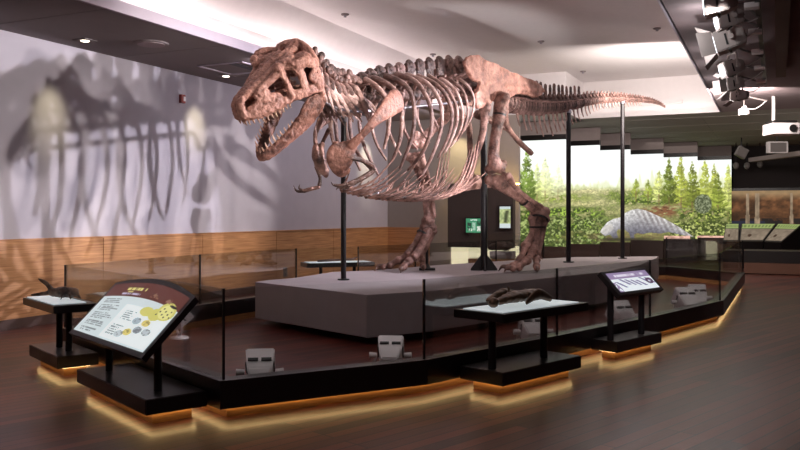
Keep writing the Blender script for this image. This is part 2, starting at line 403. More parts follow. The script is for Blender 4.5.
# dark kiosk panel hung in front of the back wall with two lit screens
YK = 19.55
t = wthing('exhibit_panel', 'tall dark exhibit wall panel behind the hind legs', 'panel', (-6.93, YK, 0))
wpart(t, 'board', box2(bmesh.new(), (-7.69, YK, .75), (-5.95, YK+.2, 2.38)), mat('kiosk_dark', (62, 50, 46), .7))
wpart(t, 'light_shelf', box2(bmesh.new(), (-7.69, YK+.25, .3), (-5.95, YB-.01, .78)), mat('lit_shelf', (236, 224, 190), .6, emit=(255, 240, 200), es=1.15))
wpart(t, 'base', box2(bmesh.new(), (-7.69, YK, 0), (-5.95, YB-.01, .3)), M['black'])
wpart(t, 'back_light', box2(bmesh.new(), (-7.64, YK+.22, 2.34), (-5.86, YK+.26, 2.37)), mat_emit('halo', (255, 214, 120), 26))
def screenpaint(U, V):
    c = np.zeros(U.shape+(3,)); c[:] = (70, 150, 110)
    for x0, x1, y0, y1, q in ((.08, .34, .12, .72, (38, 60, 50)), (.42, .62, .15, .74, (170, 205, 185)), (.72, .95, .1, .45, (230, 235, 225)), (.72, .95, .5, .8, (40, 70, 54)), (.3, .72, .84, .93, (225, 240, 230)), (.2, .4, .1, .28, (230, 235, 225))):
        c[(U > x0) & (U < x1) & (V > y0) & (V < y1) & (fbm(U*14, V*14, 3) > .36)] = q
    return c
def picpaint(U, V):
    n = fbm(U*6, V*9, 8)
    c = np.stack([120+120*n, 140+110*n, 90+90*n], -1)
    c[(V < .2)] = (215, 228, 230); c[(V > .88)] = (205, 220, 222)
    k = np.exp(-((U-.6-.3*(V-.5))**2/.03))*(V > .25)*(V < .8); c = c*(1-.6*k[..., None])
    return c
for (x0, x1, y0, y1, fn, lab, cat) in ((466, 481, 218.5, 232.5, screenpaint, 'small green lit information screen on the dark exhibit panel, left of the steel pole', 'screen'), (499.6, 510.4, 206.5, 228, picpaint, 'tall lit picture screen on the dark exhibit panel, right of the steel pole', 'screen')):
    a, b = atY(x0, y1, YK-.06), atY(x1, y0, YK-.06); t = wthing('wall_screen', lab, cat, (a+b)/2)
    wpart(t, 'casing', box2(bmesh.new(), (a.x-.03, YK-.05, a.z-.03), (b.x+.03, YK, b.z+.03)), M['black'])
    me = paintgrid(fn, 40, 56, (a.x, YK-.056, a.z), (b.x-a.x, 0, 0), (0, 0, b.z-a.z), 'screen_face'); wmesh(t, 'screen_face', me, M['paint'])
# glass vitrine with a small skull cast
a = atY(468, 262, 18.6); b = atY(514, 262, 18.6)
vx0, vx1 = a.x, b.x
t = wthing('display_vitrine', 'low glass display case on an oak base before the dark panel', 'display case', ((vx0+vx1)/2, 18.9, 0))
wpart(t, 'base', box2(bmesh.new(), (vx0, 18.6, 0), (vx1, 19.25, .52), .01), M['toe'])
wpart(t, 'glass_cover', box2(bmesh.new(), (vx0+.01, 18.61, .525), (vx1-.01, 19.24, 1.14)), M['glass'])
blk = wthing('display_block', 'grey display block inside the low glass case', 'block', ((vx0+vx1)/2+.2, 18.92, .53))
wpart(blk, 'block_body', box2(bmesh.new(), (vx0+.5, 18.75, .53), (vx1-.1, 19.1, .7), .01), M['grey'])
sk = wthing('fossil_cast', 'small brown fossil skull cast in the low glass case', 'fossil', ((vx0+vx1)/2+.1, 18.92, .72))
bm = bmesh.new(); cx0 = (vx0+vx1)/2+.15
chain(bm, [(cx0-.28, 18.9, .79), (cx0-.05, 18.9, .83), (cx0+.18, 18.92, .82)], [.06, .1, .11]); ball(bm, (cx0+.2, 18.92, .84), .1)
chain(bm, [(cx0-.26, 18.85, .75), (cx0, 18.83, .76), (cx0+.2, 18.85, .78)], [.03, .035, .04])
wmesh(sk, 'skull_cast', fuse(bm, .02, 1, .015, 14), MB['claw'])
# ---------------------------------------------------------------- the projected mural: six staggered screens
def mural(px, py):
    """landscape picture, in the picture's own units (x 510-735, y 138-242)"""
    X, Y = px, py
    c = np.zeros(X.shape+(3,))
    def blend(mask, col):
        m = np.clip(mask, 0, 1)[..., None]; c[:] = c*(1-m)+np.array(col)*m
    cl = fbm(X/26, Y/14, 2)
    c[:] = np.stack([251+0*X, 254+0*X, 252-8*np.clip((Y-155)/35, 0, 1)], -1)-np.clip((cl-.55)*30, 0, 12)[..., None]*np.array([1, .4, .3])
    hz = 187+3*(fbm(X/12, Y*0, 4)-.5)
    far = np.clip(.5+.75*np.abs((X-600)/60.), .5, 1.5)
    for sd, base, amp, col, sp, op in ((11, 186, 22, (226, 230, 186), 4., .75), (12, 189, 15, (206, 214, 160), 2.4, .8), (13, 190, 8, (186, 192, 140), 3., .8)):
        top = base-amp*fbm(X/sp, 0*Y, sd, 5)**1.6*far
        blend(np.clip((Y-top)/3., 0, 1)*op*(.7+.4*fbm(X/1.5, Y/1.5, sd)), np.array(col))
    t = np.clip((Y-187)/52, 0, 1); g = fbm(X/15, Y/3, 21)
    gcol = np.stack([196-78*t+76*(g-.5), 192-72*t+58*(g-.5), 142-76*t+50*(g-.5)], -1)
    m = np.clip((Y-hz)/4, 0, 1)[..., None]; c[:] = c*(1-m)+gcol*m
    sp1 = fbm(X/1.3, Y/.9, 47, 3); c[:] = c*(1-m)+c*m*(.68+.64*sp1)[..., None]
    # low brush in loose rows, denser toward the front
    def brush(mask, dark, light, seed, sc=1.0):
        k = fbm(X/(4*sc), Y/(2.6*sc), seed); f = fbm(X/(1.5*sc), Y/(1.25*sc), seed+1, 3)
        blend(mask*np.clip((k-.33)*7, 0, 1), dark)
        sh = (.7+.6*fbm(X/3, Y/2, seed+2))
        mm = np.clip(mask*np.clip((k-.36)*6, 0, 1)*np.clip((f-.47)*7, 0, 1), 0, 1)[..., None]
        c[:] = c*(1-mm)+(np.array(light)*sh[..., None])*mm
    def soft(v, a, b): return np.clip((v-a)/(b-a), 0, 1)
    brush(soft(Y, 190, 193)*soft(-Y, -200, -196)*soft(X, 596, 612)*.9, (92, 108, 50), (158, 176, 84), 31, .7)
    brush(soft(Y, 196, 199)*soft(-Y, -207, -203)*soft(X, 604, 622), (74, 90, 38), (162, 182, 84), 33, .9)
    brush(soft(Y, 192, 196)*soft(-Y, -204, -199)*soft(-X, -600, -560), (112, 128, 54), (176, 190, 92), 35, .9)
    brush(soft(Y, 205, 210)*soft(-X, -622, -590), (60, 76, 32), (156, 182, 78), 37, 1.1)
    brush(soft(Y, 214, 220)*soft(-X, -616, -596)*.8, (54, 66, 30), (196, 212, 134), 39, 1.2)
    # brown earth streaks
    e = np.exp(-((X-664)/22)**2-((Y-211-.08*(664-X))/5.5)**2)*1.5; blend(e*soft(fbm(X/5, Y/1.3, 51), .38, .6), np.array((134, 92, 64))); blend(e*soft(fbm(X/4, Y/1.1, 52), .55, .7)*.8, np.array((84, 54, 38)))
    e = np.exp(-((X-630)/55)**2-((Y-238)/6)**2); blend(e*soft(fbm(X/5, Y/1.5, 53), .3, .6)*.9, np.array((120, 100, 72)))
    def tree(x, y0, y1, w, col, seed, dens=1.0):
        v = np.clip((Y-y0)/(y1-y0), 0, 1); inside = (Y > y0) & (Y < y1)
        yy = Y+.35*np.abs(X-x)
        jag = .5+.6*vnoise(yy/2.1+seed*9, (X > x)*7.0+0*Y, seed)+.5*(fbm(X/1.8, Y/1.3, seed)-.5)
        ww = w*(.06+v**.8)*jag
        a = np.clip((ww-np.abs(X-x))/1.4, 0, 1)*inside
        sh = .55+.55*fbm(X/1.5, Y/1.2, seed+3)+.45*vnoise(yy/2.1+.5, X*0+seed, seed+8)-.12*(X > x)
        gap = np.clip((fbm(X/1.3, yy/1.1, seed+5, 2)-.2)*6, 0, 1); m_ = (a*dens*gap)[..., None]; c[:] = c*(1-m_)+(np.array(col)*sh[..., None])*m_
        trunk = (np.abs(X-x) < .6) & (Y > y1-6) & (Y < y1+5); blend(trunk*.6*dens, (124, 94, 66))
    tree(545, 157, 197, 12, (222, 228, 158), 63, .6); tree(558, 163, 195, 10, (220, 226, 176), 64, .5); tree(537, 162, 200, 10, (196, 208, 124), 68, .7)
    tree(527, 148, 206, 14, (118, 140, 62), 61); tree(514, 150, 206, 14, (96, 118, 50), 62)
    tree(636, 178, 197, 7, (150, 162, 72), 65); tree(648, 179, 197, 7, (136, 148, 62), 66)
    for x, y0, y1, w, col, s in ((659, 170, 200, 11, (200, 206, 124), 67), (681, 155, 203, 12, (164, 172, 74), 71), (705, 160, 206, 13, (168, 176, 80), 74), (728, 164, 218, 13, (184, 190, 106), 76), (714, 163, 208, 11, (170, 178, 84), 77), (669, 157, 203, 11, (104, 116, 46), 72), (692, 161, 208, 12, (120, 130, 50), 73), (718, 172, 211, 11, (124, 136, 54), 75)):
        tree(x, y0, y1, w, col, s)
    brush(soft(Y, 207, 211)*soft(X, 672, 682), (66, 80, 32), (172, 184, 92), 81, 1.1)
    brush(soft(Y, 218, 224)*soft(X, 664, 676), (58, 68, 30), (196, 204, 122), 83, 1.2)
    # spiky round cycad
    r = np.hypot((X-703)/9.5, (Y-204)/10.5); r = r+.10*(fbm(X/1.2, Y/1.2, 90, 2)-.5); sp = fbm(X/1.0, Y/1.0, 91, 2)
    blend(np.clip((1-r)*7, 0, 1), np.array((78, 86, 60))); blend(np.clip((1-r)*7, 0, 1)*np.clip((sp-.48)*6, 0, 1), np.array((150, 158, 124)))
    # grey beast lying with its tail to the right
    body = [(600, 232), (602, 228.5), (607, 222.5), (613, 219), (620, 217.5), (625, 213), (631, 210), (638, 208.8), (646, 210.5), (655, 214.5), (666, 219.5), (679, 227), (694, 237), (682, 235), (669, 232), (660, 233.5), (650, 232.5), (643, 234), (637, 233), (634, 234.5), (634.5, 238.8), (631, 239), (629, 233), (624.5, 229.5), (618, 229.5), (616.5, 232), (618, 237.5), (614, 239), (610, 234.5), (605, 236)]
    a = inpoly(X, Y, body); top = np.interp(X, [600, 613, 625, 638, 655, 679, 694], [230, 219, 213, 208.8, 214.5, 227, 237]); sh = np.clip((Y-top)/np.interp(X, [600, 640, 670, 694], [14, 24, 13, 4]), 0, 1)
    st = (.5+.5*np.sin((X-.5*Y)*1.15+1.5*fbm(X/6, Y/6, 94)))*np.clip((X-630)/14, 0, 1)*np.clip(1.1-sh, 0, 1)
    bc = np.stack([214-112*sh**1.3-52*st, 212-112*sh**1.3-58*st, 210-100*sh**1.3-58*st], -1)*(.74+.5*fbm(X/1.7, Y/1.4, 95))[..., None]
    c[a] = bc[a]
    e = inpoly(X, Y, [(600, 232), (605, 226), (612, 224), (614, 229), (606, 235)]); blend(e*.35, np.array((226, 218, 204)))
    blend(np.exp(-((Y-239.5)/1.8)**2)*soft(X, 600, 608)*soft(-X, -664, -640)*.75, np.array((58, 50, 40)))
    # pink caption strip along the bottom right
    pk = (Y > 235.8) & (Y < 239.5) & (X > 664) & ((X < 690) | (X > 697)); pn = fbm(X/3, Y/2, 97)
    c[pk] = (np.stack([236-40*(pn < .42), 186-36*(pn < .42), 168-36*(pn < .42)], -1))[pk]
    return c
ZT, ZB = 3.61, .72
scr = [(505, 566.5, 139.3, 'leftmost mural screen, with a tall green conifer against white sky'), (557, 600, 145, 'second mural screen from the left, pale sky over an open meadow'), (592, 630.5, 149.4, 'third mural screen from the left, at the head of the grey beast'), (624, 663.5, 153.6, 'fourth mural screen, behind the body of the grey beast'), (656, 697.5, 156.5, 'fifth mural screen, tall conifers above the beast tail'), (690, 731.5, 159.5, 'rightmost mural screen, with the round spiky bush and conifers')]
for i, (x0, x1, yt, lab) in enumerate(scr):
    rd = (x1-CX)/F; d = F*(ZT-H0)/(CY-yt); Y = d*(cs+sn*rd)
    a, b = atY(x0, 214, Y).x, atY(x1, 214, Y).x
    t = wthing('mural_screen', lab, 'projection screen', ((a+b)/2, Y, ZB), 'mural screens at the back of the hall')
    def fn(U, V, a=a, b=b, Y=Y):
        X = a+U*(b-a); Z = ZB+V*(ZT-ZB)
        dd = -X*sn+Y*cs; rr = X*cs+Y*sn
        v = (1-V)
        return mural(CX+F*rr/dd, CY+F*(H0-Z)/dd)
    wmesh(t, 'picture', paintgrid(fn, 130, 230, (a, Y, ZB), (b-a, 0, 0), (0, 0, ZT-ZB), 'picture'), M['mural'])
    wpart(t, 'backing_board', box2(bmesh.new(), (a, Y+.006, ZB), (b-.01, Y+.02, ZT)), M['fascia'])
    wpart(t, 'valance', box2(bmesh.new(), (a, Y-.05, ZT+.14), (b, Y+.1, ZS-.01)), M['fascia'])
    wpart(t, 'valance_edge', box2(bmesh.new(), (a, Y-.07, ZT), (b, Y+.1, ZT+.14)), M['black'])
    wpart(t, 'plinth', box2(bmesh.new(), (a, Y-.12, 0), (b, Y+.1, ZB), 0), mat('mural_plinth', (66, 44, 38), .5))
# ---------------------------------------------------------------- right rear corner
def dioramapaint(U, V):
    n = fbm(U*18, V*9, 5); k = fbm(U*5, V*4, 6)
    c = np.stack([92+130*(n-.3), 62+86*(n-.3), 40+56*(n-.3)], -1)
    c = c*(.55+.8*k)[..., None]
    m = np.clip((V-.72)*5, 0, 1)[..., None]; c = c*(1-m*.7)+m*.7*np.array((214, 184, 138))
    c[(V < .22) & (n > .42)] = (44, 38, 36); c[(V < .14) & (U < .35)] = (48, 50, 70)
    for x, w in ((.17, .018), (.27, .022), (.62, .015)):
        a = (np.abs(U-x) < w*(1+1.4*np.clip(.35-V, 0, 1))) & (V > .06) & (V < .93); c[a] = (np.array((196, 170, 140))*(.6+.6*fbm(U*40, V*8, 9))[..., None])[a]
    return c
a, b = atY(731.5, 226, 33.1), atY(830, 190, 33.1)
t = wthing('diorama_mural', 'dim brown swamp forest mural with pale tree trunks', 'mural', ((a.x+b.x)/2, 33.1, a.z))
wmesh(t, 'picture', paintgrid(dioramapaint, 160, 80, (a.x, 33.08, a.z), (b.x-a.x, 0, 0), (0, 0, b.z-a.z), 'picture'), M['dimmural'])
wpart(t, 'frame', box2(bmesh.new(), (a.x-.1, 33.1, a.z-.15), (b.x+.1, 33.2, b.z+.1)), M['black'])
def slantcase(q, lab):
    # q: bottom-left, bottom-right, top-right, top-left in plan at two heights
    bl, br, tr, tl = q
    t = wthing('slanted_case', lab, 'display case', W(*((Vector(bl)+Vector(br))/2)[:2], 0), 'slanted display cases at the right rear')
    c4 = [W(*p) for p in (bl, br, tr, tl)]
    bm = bmesh.new()
    lo = [bm.verts.new((v.x, v.y, 0.0)) for v in c4]; hi = [bm.verts.new((v.x, v.y, v.z-.012)) for v in c4]
    bm.faces.new(lo[::-1]); bm.faces.new(hi)
    for i in range(4): bm.faces.new((lo[i], lo[(i+1) % 4], hi[(i+1) % 4], hi[i]))
    wpart(t, 'cabinet', bm, M['black'])
    def cp(U, V):
        n = fbm(U*9, V*9, int(bl[0]*7) % 50)
        c = np.stack([146+70*(n-.5), 130+66*(n-.5), 112+60*(n-.5)], -1)
        g = V > .7; c[g] = np.array((172, 192, 116)); gl = g & (V < .92) & (V > .78) & (np.sin(U*60) > -.2); c[gl] = (120, 140, 80)
        c[np.hypot((U-.35)*1.3, V-.3) < .09] = (70, 46, 30)
        c[(U < .03) | (U > .97) | (V < .05) | (V > .97) | (np.abs(V-.7) < .025)] = (30, 24, 22)
        return c
    e = .012
    me = paintgrid(cp, 40, 34, (0, 0, 0), (1, 0, 0), (0, 1, 0), 'lit_display')
    for v in me.vertices:
        x, y = v.co.x, v.co.y; v.co = c4[0].lerp(c4[1], x).lerp(c4[3].lerp(c4[2], x), y)+Vector((0, 0, e))
    wmesh(t, 'lit_display', me, M['dimmural'])
def pz(px, d, z): return ((px-CX)/F*d, d, z)
slantcase((pz(723, 24, .80), pz(738.5, 24, .80), pz(739, 26, 1.28), pz(726, 26, 1.28)), 'slanted lit display case nearest the mural screens')
slantcase((pz(739.5, 24, .80), pz(763, 24, .80), pz(776.5, 26, 1.28), pz(741, 26, 1.28)), 'slanted lit display case in the middle of the row at the right rear')
slantcase((pz(764, 24, .79), pz(781, 24, .77), pz(802, 26, 1.26), pz(777.5, 26, 1.28)), 'slanted lit display case at the right edge of the picture')
t = wthing('bench_case', 'long dark case front with an oak band below the slanted cases', 'cabinet', W(10.9, 22, 0))
bm = bmesh.new(); pts = [W(*pz(744, 21.8, 0)), W(*pz(840, 20.8, 0)), W(*pz(840, 21.8, 0)), W(*pz(744, 22.8, 0))]
prism(bm, pts, .02, .30); wpart(t, 'oak_band', bm, mat('oak_dark', (92, 56, 38), .5))
bm = bmesh.new(); prism(bm, pts, .305, .62); wpart(t, 'dark_top', bm, M['black'])
# projector and odd boxes under the rear ceiling
c = P(781, 129.5, 17.5); t = wthing('projector', 'white ceiling projector on a pole at the right edge', 'projector', c)
R0 = Matrix.Rotation(PSI, 3, 'Z')
bm = bmesh.new(); box(bm, c, (.58, .5, .24), R0, .02); wpart(t, 'case', bm, M['fix'])
bm = bmesh.new(); box(bm, c+Vector((0, 0, .15)), (.5, .42, .05), R0, .01); wpart(t, 'mount_plate', bm, M['fixdark'])
bm = bmesh.new(); cyl(bm, c+R0 @ Vector((-.16, 0, .16)), Vector((*(c+R0 @ Vector((-.16, 0, 0)))[:2], ZS)), .035); wpart(t, 'pole', bm, M['fix'])
bm = bmesh.new(); q = c+R0 @ Vector((.13, -.25, 0)); cyl(bm, q, q+R0 @ Vector((0, -.03, 0)), .07, .08); wpart(t, 'lens', bm, M['fixdark'])
def hungbox(px, py, d, w, h, rot, lab, cat, name, m):
    c = P(px, py, d); t = wthing(name, lab, cat, c); R = R0 @ Matrix.Rotation(rot, 3, 'Y')
    bm = bmesh.new(); box(bm, c, (w, .18, h), R, .02); wpart(t, 'case', bm, m)
    bm = bmesh.new(); box(bm, c-R @ Vector((0, .095, 0)), (w*.8, .02, h*.8), R, .006); wpart(t, 'front_grille', bm, M['paper'])
    bm = bmesh.new(); cyl(bm, c+Vector((0, 0, h*.3)), Vector((c.x, c.y, ZS)), .02); wpart(t, 'rod', bm, M['blackm'])
hungbox(741.5, 152.5, 27, .34, .34, .5, 'tilted pale loudspeaker hanging under the rear ceiling', 'speaker', 'hanging_speaker', M['paper'])
hungbox(777, 147.5, 24, .58, .34, 0, 'flat pale rectangular box hanging below the projector', 'speaker', 'hanging_speaker', M['fix'])
for px, py, lab in ((736, 166, 'leftmost of three small dim spot lamps above the swamp mural'), (747, 166, 'middle of three small dim spot lamps above the swamp mural'), (760, 164.5, 'rightmost of three small dim spot lamps above the swamp mural')):
    c = P(px, py, 29); t = wthing('rail_lamp', lab, 'spotlight', c)
    bm = bmesh.new(); chain(bm, [c+Vector((0, 0, .06)), c, c+Vector((0, -.1, -.06))], [.09, .1, .07]); wpart(t, 'shade', bm, M['paper'], True)
    bm = bmesh.new(); cyl(bm, c, Vector((c.x, c.y, ZS)), .015); wpart(t, 'rod', bm, M['blackm'])
a, b = P(752, 160, 28), P(812, 152, 24)
bm = bmesh.new(); d = b-a; R = Vector((1, 0, 0)).rotation_difference(d.normalized()).to_matrix(); box(bm, (a+b)/2, (d.length, .25, .14), R); o = tag(obj('trim_8', bm, M['fascia']), kind='structure')
# ================================================================== PODIUM, BARRIER
pod = [(11.75, -2.09), (9.86, -.40), (10.37, .38), (11.49, 1.41), (12.78, 2.51), (13.7, 3.4), (15.66, 4.61), (17.95, 5.62), (18.9, 6.0), (18.57, 3.99), (17.4, 2.55), (15.7, .77), (14.26, -.4), (13.77, -1.15), (12.48, -1.62), (12.1, -1.96)]
pp = [W(r, d, 0) for d, r in pod]; cen = sum(pp, Vector())/len(pp)
t = wthing('display_podium', 'large grey angular podium carrying the dinosaur skeleton', 'podium', (cen.x, cen.y, 0))
bm = bmesh.new(); prism(bm, pp, .10, POD, .006); wpart(t, 'deck', bm, M['grey'])
bm = bmesh.new(); prism(bm, [cen+(p-cen)*.9 for p in pp], 0, .10); wpart(t, 'recessed_base', bm, M['black'])
line = [(-3.82, 9.3), (-1.375, 6.35), (.213, 7.25), (1.68, 8.72), (3.16, 10.3), (4.79, 12.2), (7.55, 17.97), (6.6, 20.2), (3.4, 19.3), (2.1, 17.8), (.3, 15.85), (-.75, 14.6), (-1.75, 13.75), (-2.87, 11.7)]
LP = [W(r, d, 0) for r, d in line]
def offset(pts, o):
    n = len(pts); out = []
    A = sum(pts[i].x*pts[(i+1) % n].y-pts[(i+1) % n].x*pts[i].y for i in range(n)); s = 1 if A > 0 else -1
    for i in range(n):
        e1 = (pts[i]-pts[i-1]).normalized(); e2 = (pts[(i+1) % n]-pts[i]).normalized()
        n1 = Vector((e1.y, -e1.x, 0))*s; n2 = Vector((e2.y, -e2.x, 0))*s; b = (n1+n2); b = b/(max(.3, 1+n1.dot(n2)))
        out.append(pts[i]+b*o)
    return out
def ringwall(bm, pts, o0, o1, z0, z1):
    A, B = offset(pts, o0), offset(pts, o1); n = len(pts)
    va = [[bm.verts.new((p.x, p.y, z)) for p in A] for z in (z0, z1)]; vb = [[bm.verts.new((p.x, p.y, z)) for p in B] for z in (z0, z1)]
    for i in range(n):
        j = (i+1) % n
        bm.faces.new((vb[0][i], vb[0][j], vb[1][j], vb[1][i])); bm.faces.new((va[0][j], va[0][i], va[1][i], va[1][j]))
        bm.faces.new((va[1][i], vb[1][i], vb[1][j], va[1][j])); bm.faces.new((va[0][i], va[0][j], vb[0][j], vb[0][i]))
    return bm
cb = sum(LP, Vector())/len(LP)
bar = wthing('glass_barrier', 'frameless glass barrier on a black kerb around the podium', 'barrier', (cb.x, cb.y, 0))
wpart(bar, 'kerb', ringwall(bmesh.new(), LP, -.1, .05, .09, .31), M['black'])
wpart(bar, 'toe_kick', ringwall(bmesh.new(), LP, -.1, -.05, 0, .09), M['toe'])
wpart(bar, 'toe_light', ringwall(bmesh.new(), LP, -.045, -.03, .078, .088), M['led'])
for i in range(len(LP)):
    a, b = LP[i], LP[(i+1) % len(LP)]; e = (b-a).normalized()
    bm = bmesh.new(); R = Matrix.Rotation(math.atan2(e.y, e.x), 3, 'Z'); L = (b-a).length-.024
    box(bm, (a+b)/2+Vector((0, 0, .665)), (L, .012, .71), R); wpart(bar, 'glass_panel', bm, M['glass'])
    bm = bmesh.new(); box(bm, a+Vector((0, 0, .665)), (.018, .02, .71), R); wpart(bar, 'joint_post', bm, M['blackm'])
# ---------------------------------------------------------------- reading rails
def rail(name, label, cat, fr, al, dp, D=.5):
    """fr: front corner, al: along vector, dp: unit depth vector (all in r,d)"""
    A = W(*fr, 0); e = W(*al, 0)-W(0, 0, 0); n = W(*dp, 0)-W(0, 0, 0)
    c = A+e/2+n*.28; t = wthing(name, label, cat, (c.x, c.y, 0))
    q = [A, A+e, A+e+n*D, A+n*D]
    wpart(t, 'plinth', prism(bmesh.new(), q, .09, .21, .006), M['black'])
    s = offset(q, -.09); wpart(t, 'toe_kick', prism(bmesh.new(), s, 0, .09), M['toe'])
    wpart(t, 'toe_light', ringwall(bmesh.new(), q, -.08, -.065, .078, .088), M['led'])
    return t, A, e, n
def posts(t, A, e, n, us, z1s, back=.25, r=.032):
    for u in us:
        p = A+e*u+n*back; bm = bmesh.new(); cyl(bm, (p.x, p.y, .21), (p.x, p.y, z1s), r); wpart(t, 'post', bm, M['blackm'], False)
def bars(c, U, V, x0, x1, y0, y1, n, col, seed, fill=.55):
    """ragged rows standing in for lines of small print"""
    k = (V-y0)/(y1-y0)*n; row = np.floor(k); fr = k-row
    ln = .6+.4*vnoise(row*1.0, row*0+seed, seed)
    a = (U > x0) & (U < x0+(x1-x0)*ln) & (V > y0) & (V < y1) & (fr < fill) & (fbm(U*90, row*3.3, seed, 2) > .36)
    c[a] = col
def bigpaint(U, V):
    c = np.zeros(U.shape+(3,)); c[:] = (214, 226, 228)
    hd = V > .735; c[hd] = (96, 50, 42)
    c[(U > .38) & (U < .985) & (V > .03) & (V < .60)] = (238, 246, 246)
    for k, (y0, y1, n) in enumerate(((.60, .70, 3), (.45, .57, 4), (.29, .42, 4), (.16, .26, 3), (.05, .13, 2))): bars(c, U, V, .06, .34, y0, y1, n, (128, 138, 142), 3+k)
    for k, (x0, x1, y0, y1, n) in enumerate(((.44, .60, .36, .52, 5), (.42, .58, .10, .28, 5))): bars(c, U, V, x0, x1, y0, y1, n, (140, 150, 154), 13+k)
    # yellow twin-lobed shape with dark dots
    for (x, y, rx, ry) in ((.885, .66, .105, .15), (.80, .56, .08, .10), (.68, .56, .085, .075), (.76, .56, .06, .045)):
        c[((U-x)/rx)**2+((V-y)/ry)**2 < 1] = (214, 208, 112)
    for (x, y, rx, ry) in ((.885, .65, .08, .12),): c[((U-x)/rx)**2+((V-y)/ry)**2 < 1] = (232, 228, 146)
    for k in range(9):
        x, y = .80+.02*k, .57+.03*((k*7) % 5); c[(U-x)**2+((V-y)*.6)**2 < .00007] = (50, 44, 30)
    c[((U-.915)/.05)**2+((V-.765)/.02)**2 < 1] = (40, 36, 30)
    for (x, y, q) in ((.66, .39, (170, 186, 194)), (.78, .40, (224, 206, 120)), (.75, .27, (170, 180, 186)), (.66, .20, (226, 210, 120)), (.58, .14, (196, 206, 210)), (.86, .28, (190, 200, 204))):
        rr = ((U-x)/.05)**2+((V-y)/.055)**2; c[rr < 1] = q; c[(rr < 1) & (fbm(U*40, V*40, 5) > .6)] = np.array(q)*.72
    # headings
    bars(c, U, V, .22, .56, .85, .905, 1, (226, 216, 130), 33, 1.0); bars(c, U, V, .22, .36, .815, .835, 1, (206, 190, 120), 34, 1.0); bars(c, U, V, .20, .48, .765, .80, 1, (196, 186, 214), 35, 1.0)
    for x in (.62, .83):
        a = (np.abs(U-x) < .07*np.clip((.875-V)*9, 0, 1)) & (V > .775) & (V < .885) & (fbm(U*50, V*40, 6) > .45); c[a] = (150, 112, 90)
    return c
# near left: big tilted graphic with arched top
t, A, e, n = rail('reading_rail', 'large tilted graphic panel with arched top at the front left', 'reading rail', (-1.90, 6.09), (-1.0, 1.22), (.773, .634))
E1 = e.normalized(); up = Vector((0, 0, 1)); tv = (n+up).normalized(); nr = (up-n).normalized()
Bc = W(-1.955, 6.12, .52); Lb = 1.70; Hb = .61
def outline(L, H, rise, inset):
    pts = [(inset, inset), (L-inset, inset), (L-inset, H-inset*.3)]
    for k in range(1, 12):
        x = L-inset-(L-2*inset)*k/12; pts.append((x, H-inset*.3+rise*math.sin(math.pi*k/12)**.85))
    pts.append((inset, H-inset*.3)); return pts
bm = bmesh.new(); ol = outline(Lb, Hb, .11, 0)
lo = [bm.verts.new(Bc+E1*(x-.03)+tv*y-nr*.05) for x, y in ol]; hi = [bm.verts.new(Bc+E1*(x-.03)+tv*y) for x, y in ol]
bm.faces.new(lo); bm.faces.new(hi[::-1])
for i in range(len(ol)): bm.faces.new((lo[i], lo[(i+1) % len(ol)], hi[(i+1) % len(ol)], hi[i]))
wpart(t, 'board', bm, M['black'])
mar = .045
def bigmesh():
    nu, nv = 190, 120
    me = paintgrid(bigpaint, nu, nv, (0, 0, 0), (1, 0, 0), (0, 1, 0), 'graphic')
    w = Lb-2*mar
    for v in me.vertices:
        u, q = v.co.x, v.co.y
        hh = (Hb-mar*1.6)+.085*math.sin(math.pi*max(0, min(1, u)))**.85
        # lettering reads left to right as seen from outside: u runs from far-left end to near-right end
        v.co = Bc+E1*(Lb-.03-mar-u*w)+tv*(mar+q*hh)+nr*.004
    return me
wmesh(t, 'graphic', bigmesh(), M['paint'])
posts(t, A, e, n, (.16, .84), .60, .2)
# far left: flat table
def table(t, A, e, n, z, ov=.05, depth=.56, plate=(.06, .62, .1, .9)):
    q = [A-e.normalized()*ov-n*ov, A+e+e.normalized()*ov-n*ov, A+e+e.normalized()*ov+n*(depth-ov), A-e.normalized()*ov+n*(depth-ov)]
    wpart(t, 'table_top', prism(bmesh.new(), q, z-.075, z, .005), M['black'])
    a = q[0]; ee = q[1]-q[0]; nn = q[3]-q[0]; u0, u1, v0, v1 = plate
    s = [a+ee*u0+nn*v0, a+ee*u1+nn*v0, a+ee*u1+nn*v1, a+ee*u0+nn*v1]
    wpart(t, 'brightened_plate', prism(bmesh.new(), s, z, z+.008), M['plate'])
    return q
t, A, e, n = rail('touch_table', 'flat touch table at the far left with white plate', 'display table', (-3.33, 7.92), (-.62, .76), (.773, .634), .40)
table(t, A, e, n, .71, depth=.44, plate=(.12, .97, .08, .8)); posts(t, A, e, n, (.3, .62), .64, .2)
TL = (A+e*.5+n*.2)
t, A, e, n = rail('touch_table', 'flat touch table at the front centre with bronze fossil cast', 'display table', (.90, 7.12), (.88, .88), (-.707, .707))
table(t, A, e, n, .73, depth=.58, plate=(.05, .95, .12, .9)); posts(t, A, e, n, (.08, .72), .66, .2, .036)
TC = (A+e*.42+n*.2); EC = e.normalized(); NC = n
t, A, e, n = rail('reading_rail', 'small tilted purple and white graphic panel at the front right', 'reading rail', (2.36, 8.85), (.71, .71), (-.707, .707), .33)
def smallpaint(U, V):
    c = np.zeros(U.shape+(3,)); c[:] = (236, 244, 248)
    c[V > .66] = (150, 132, 168)
    bars(c, U, V, .14, .9, .76, .88, 1, (226, 220, 236), 41, 1)
    for k in range(7):
        x = .16+.125*k; y = .36+.16*((k*3) % 4)/4.; a = (np.abs((U-x)+.5*(V-y)) < .022+.02*fbm(U*9, V*9, k)) & (np.abs(V-y) < .17); c[a] = (132, 122, 160)
    rr = np.hypot((U-.89)*1.9, V-.42); c[(rr < .17) & (rr > .06)] = (90, 66, 96)
    c[(U < .10) & (V < .5) & (fbm(U*20, V*8, 3) > .4)] = (150, 130, 168)
    return c
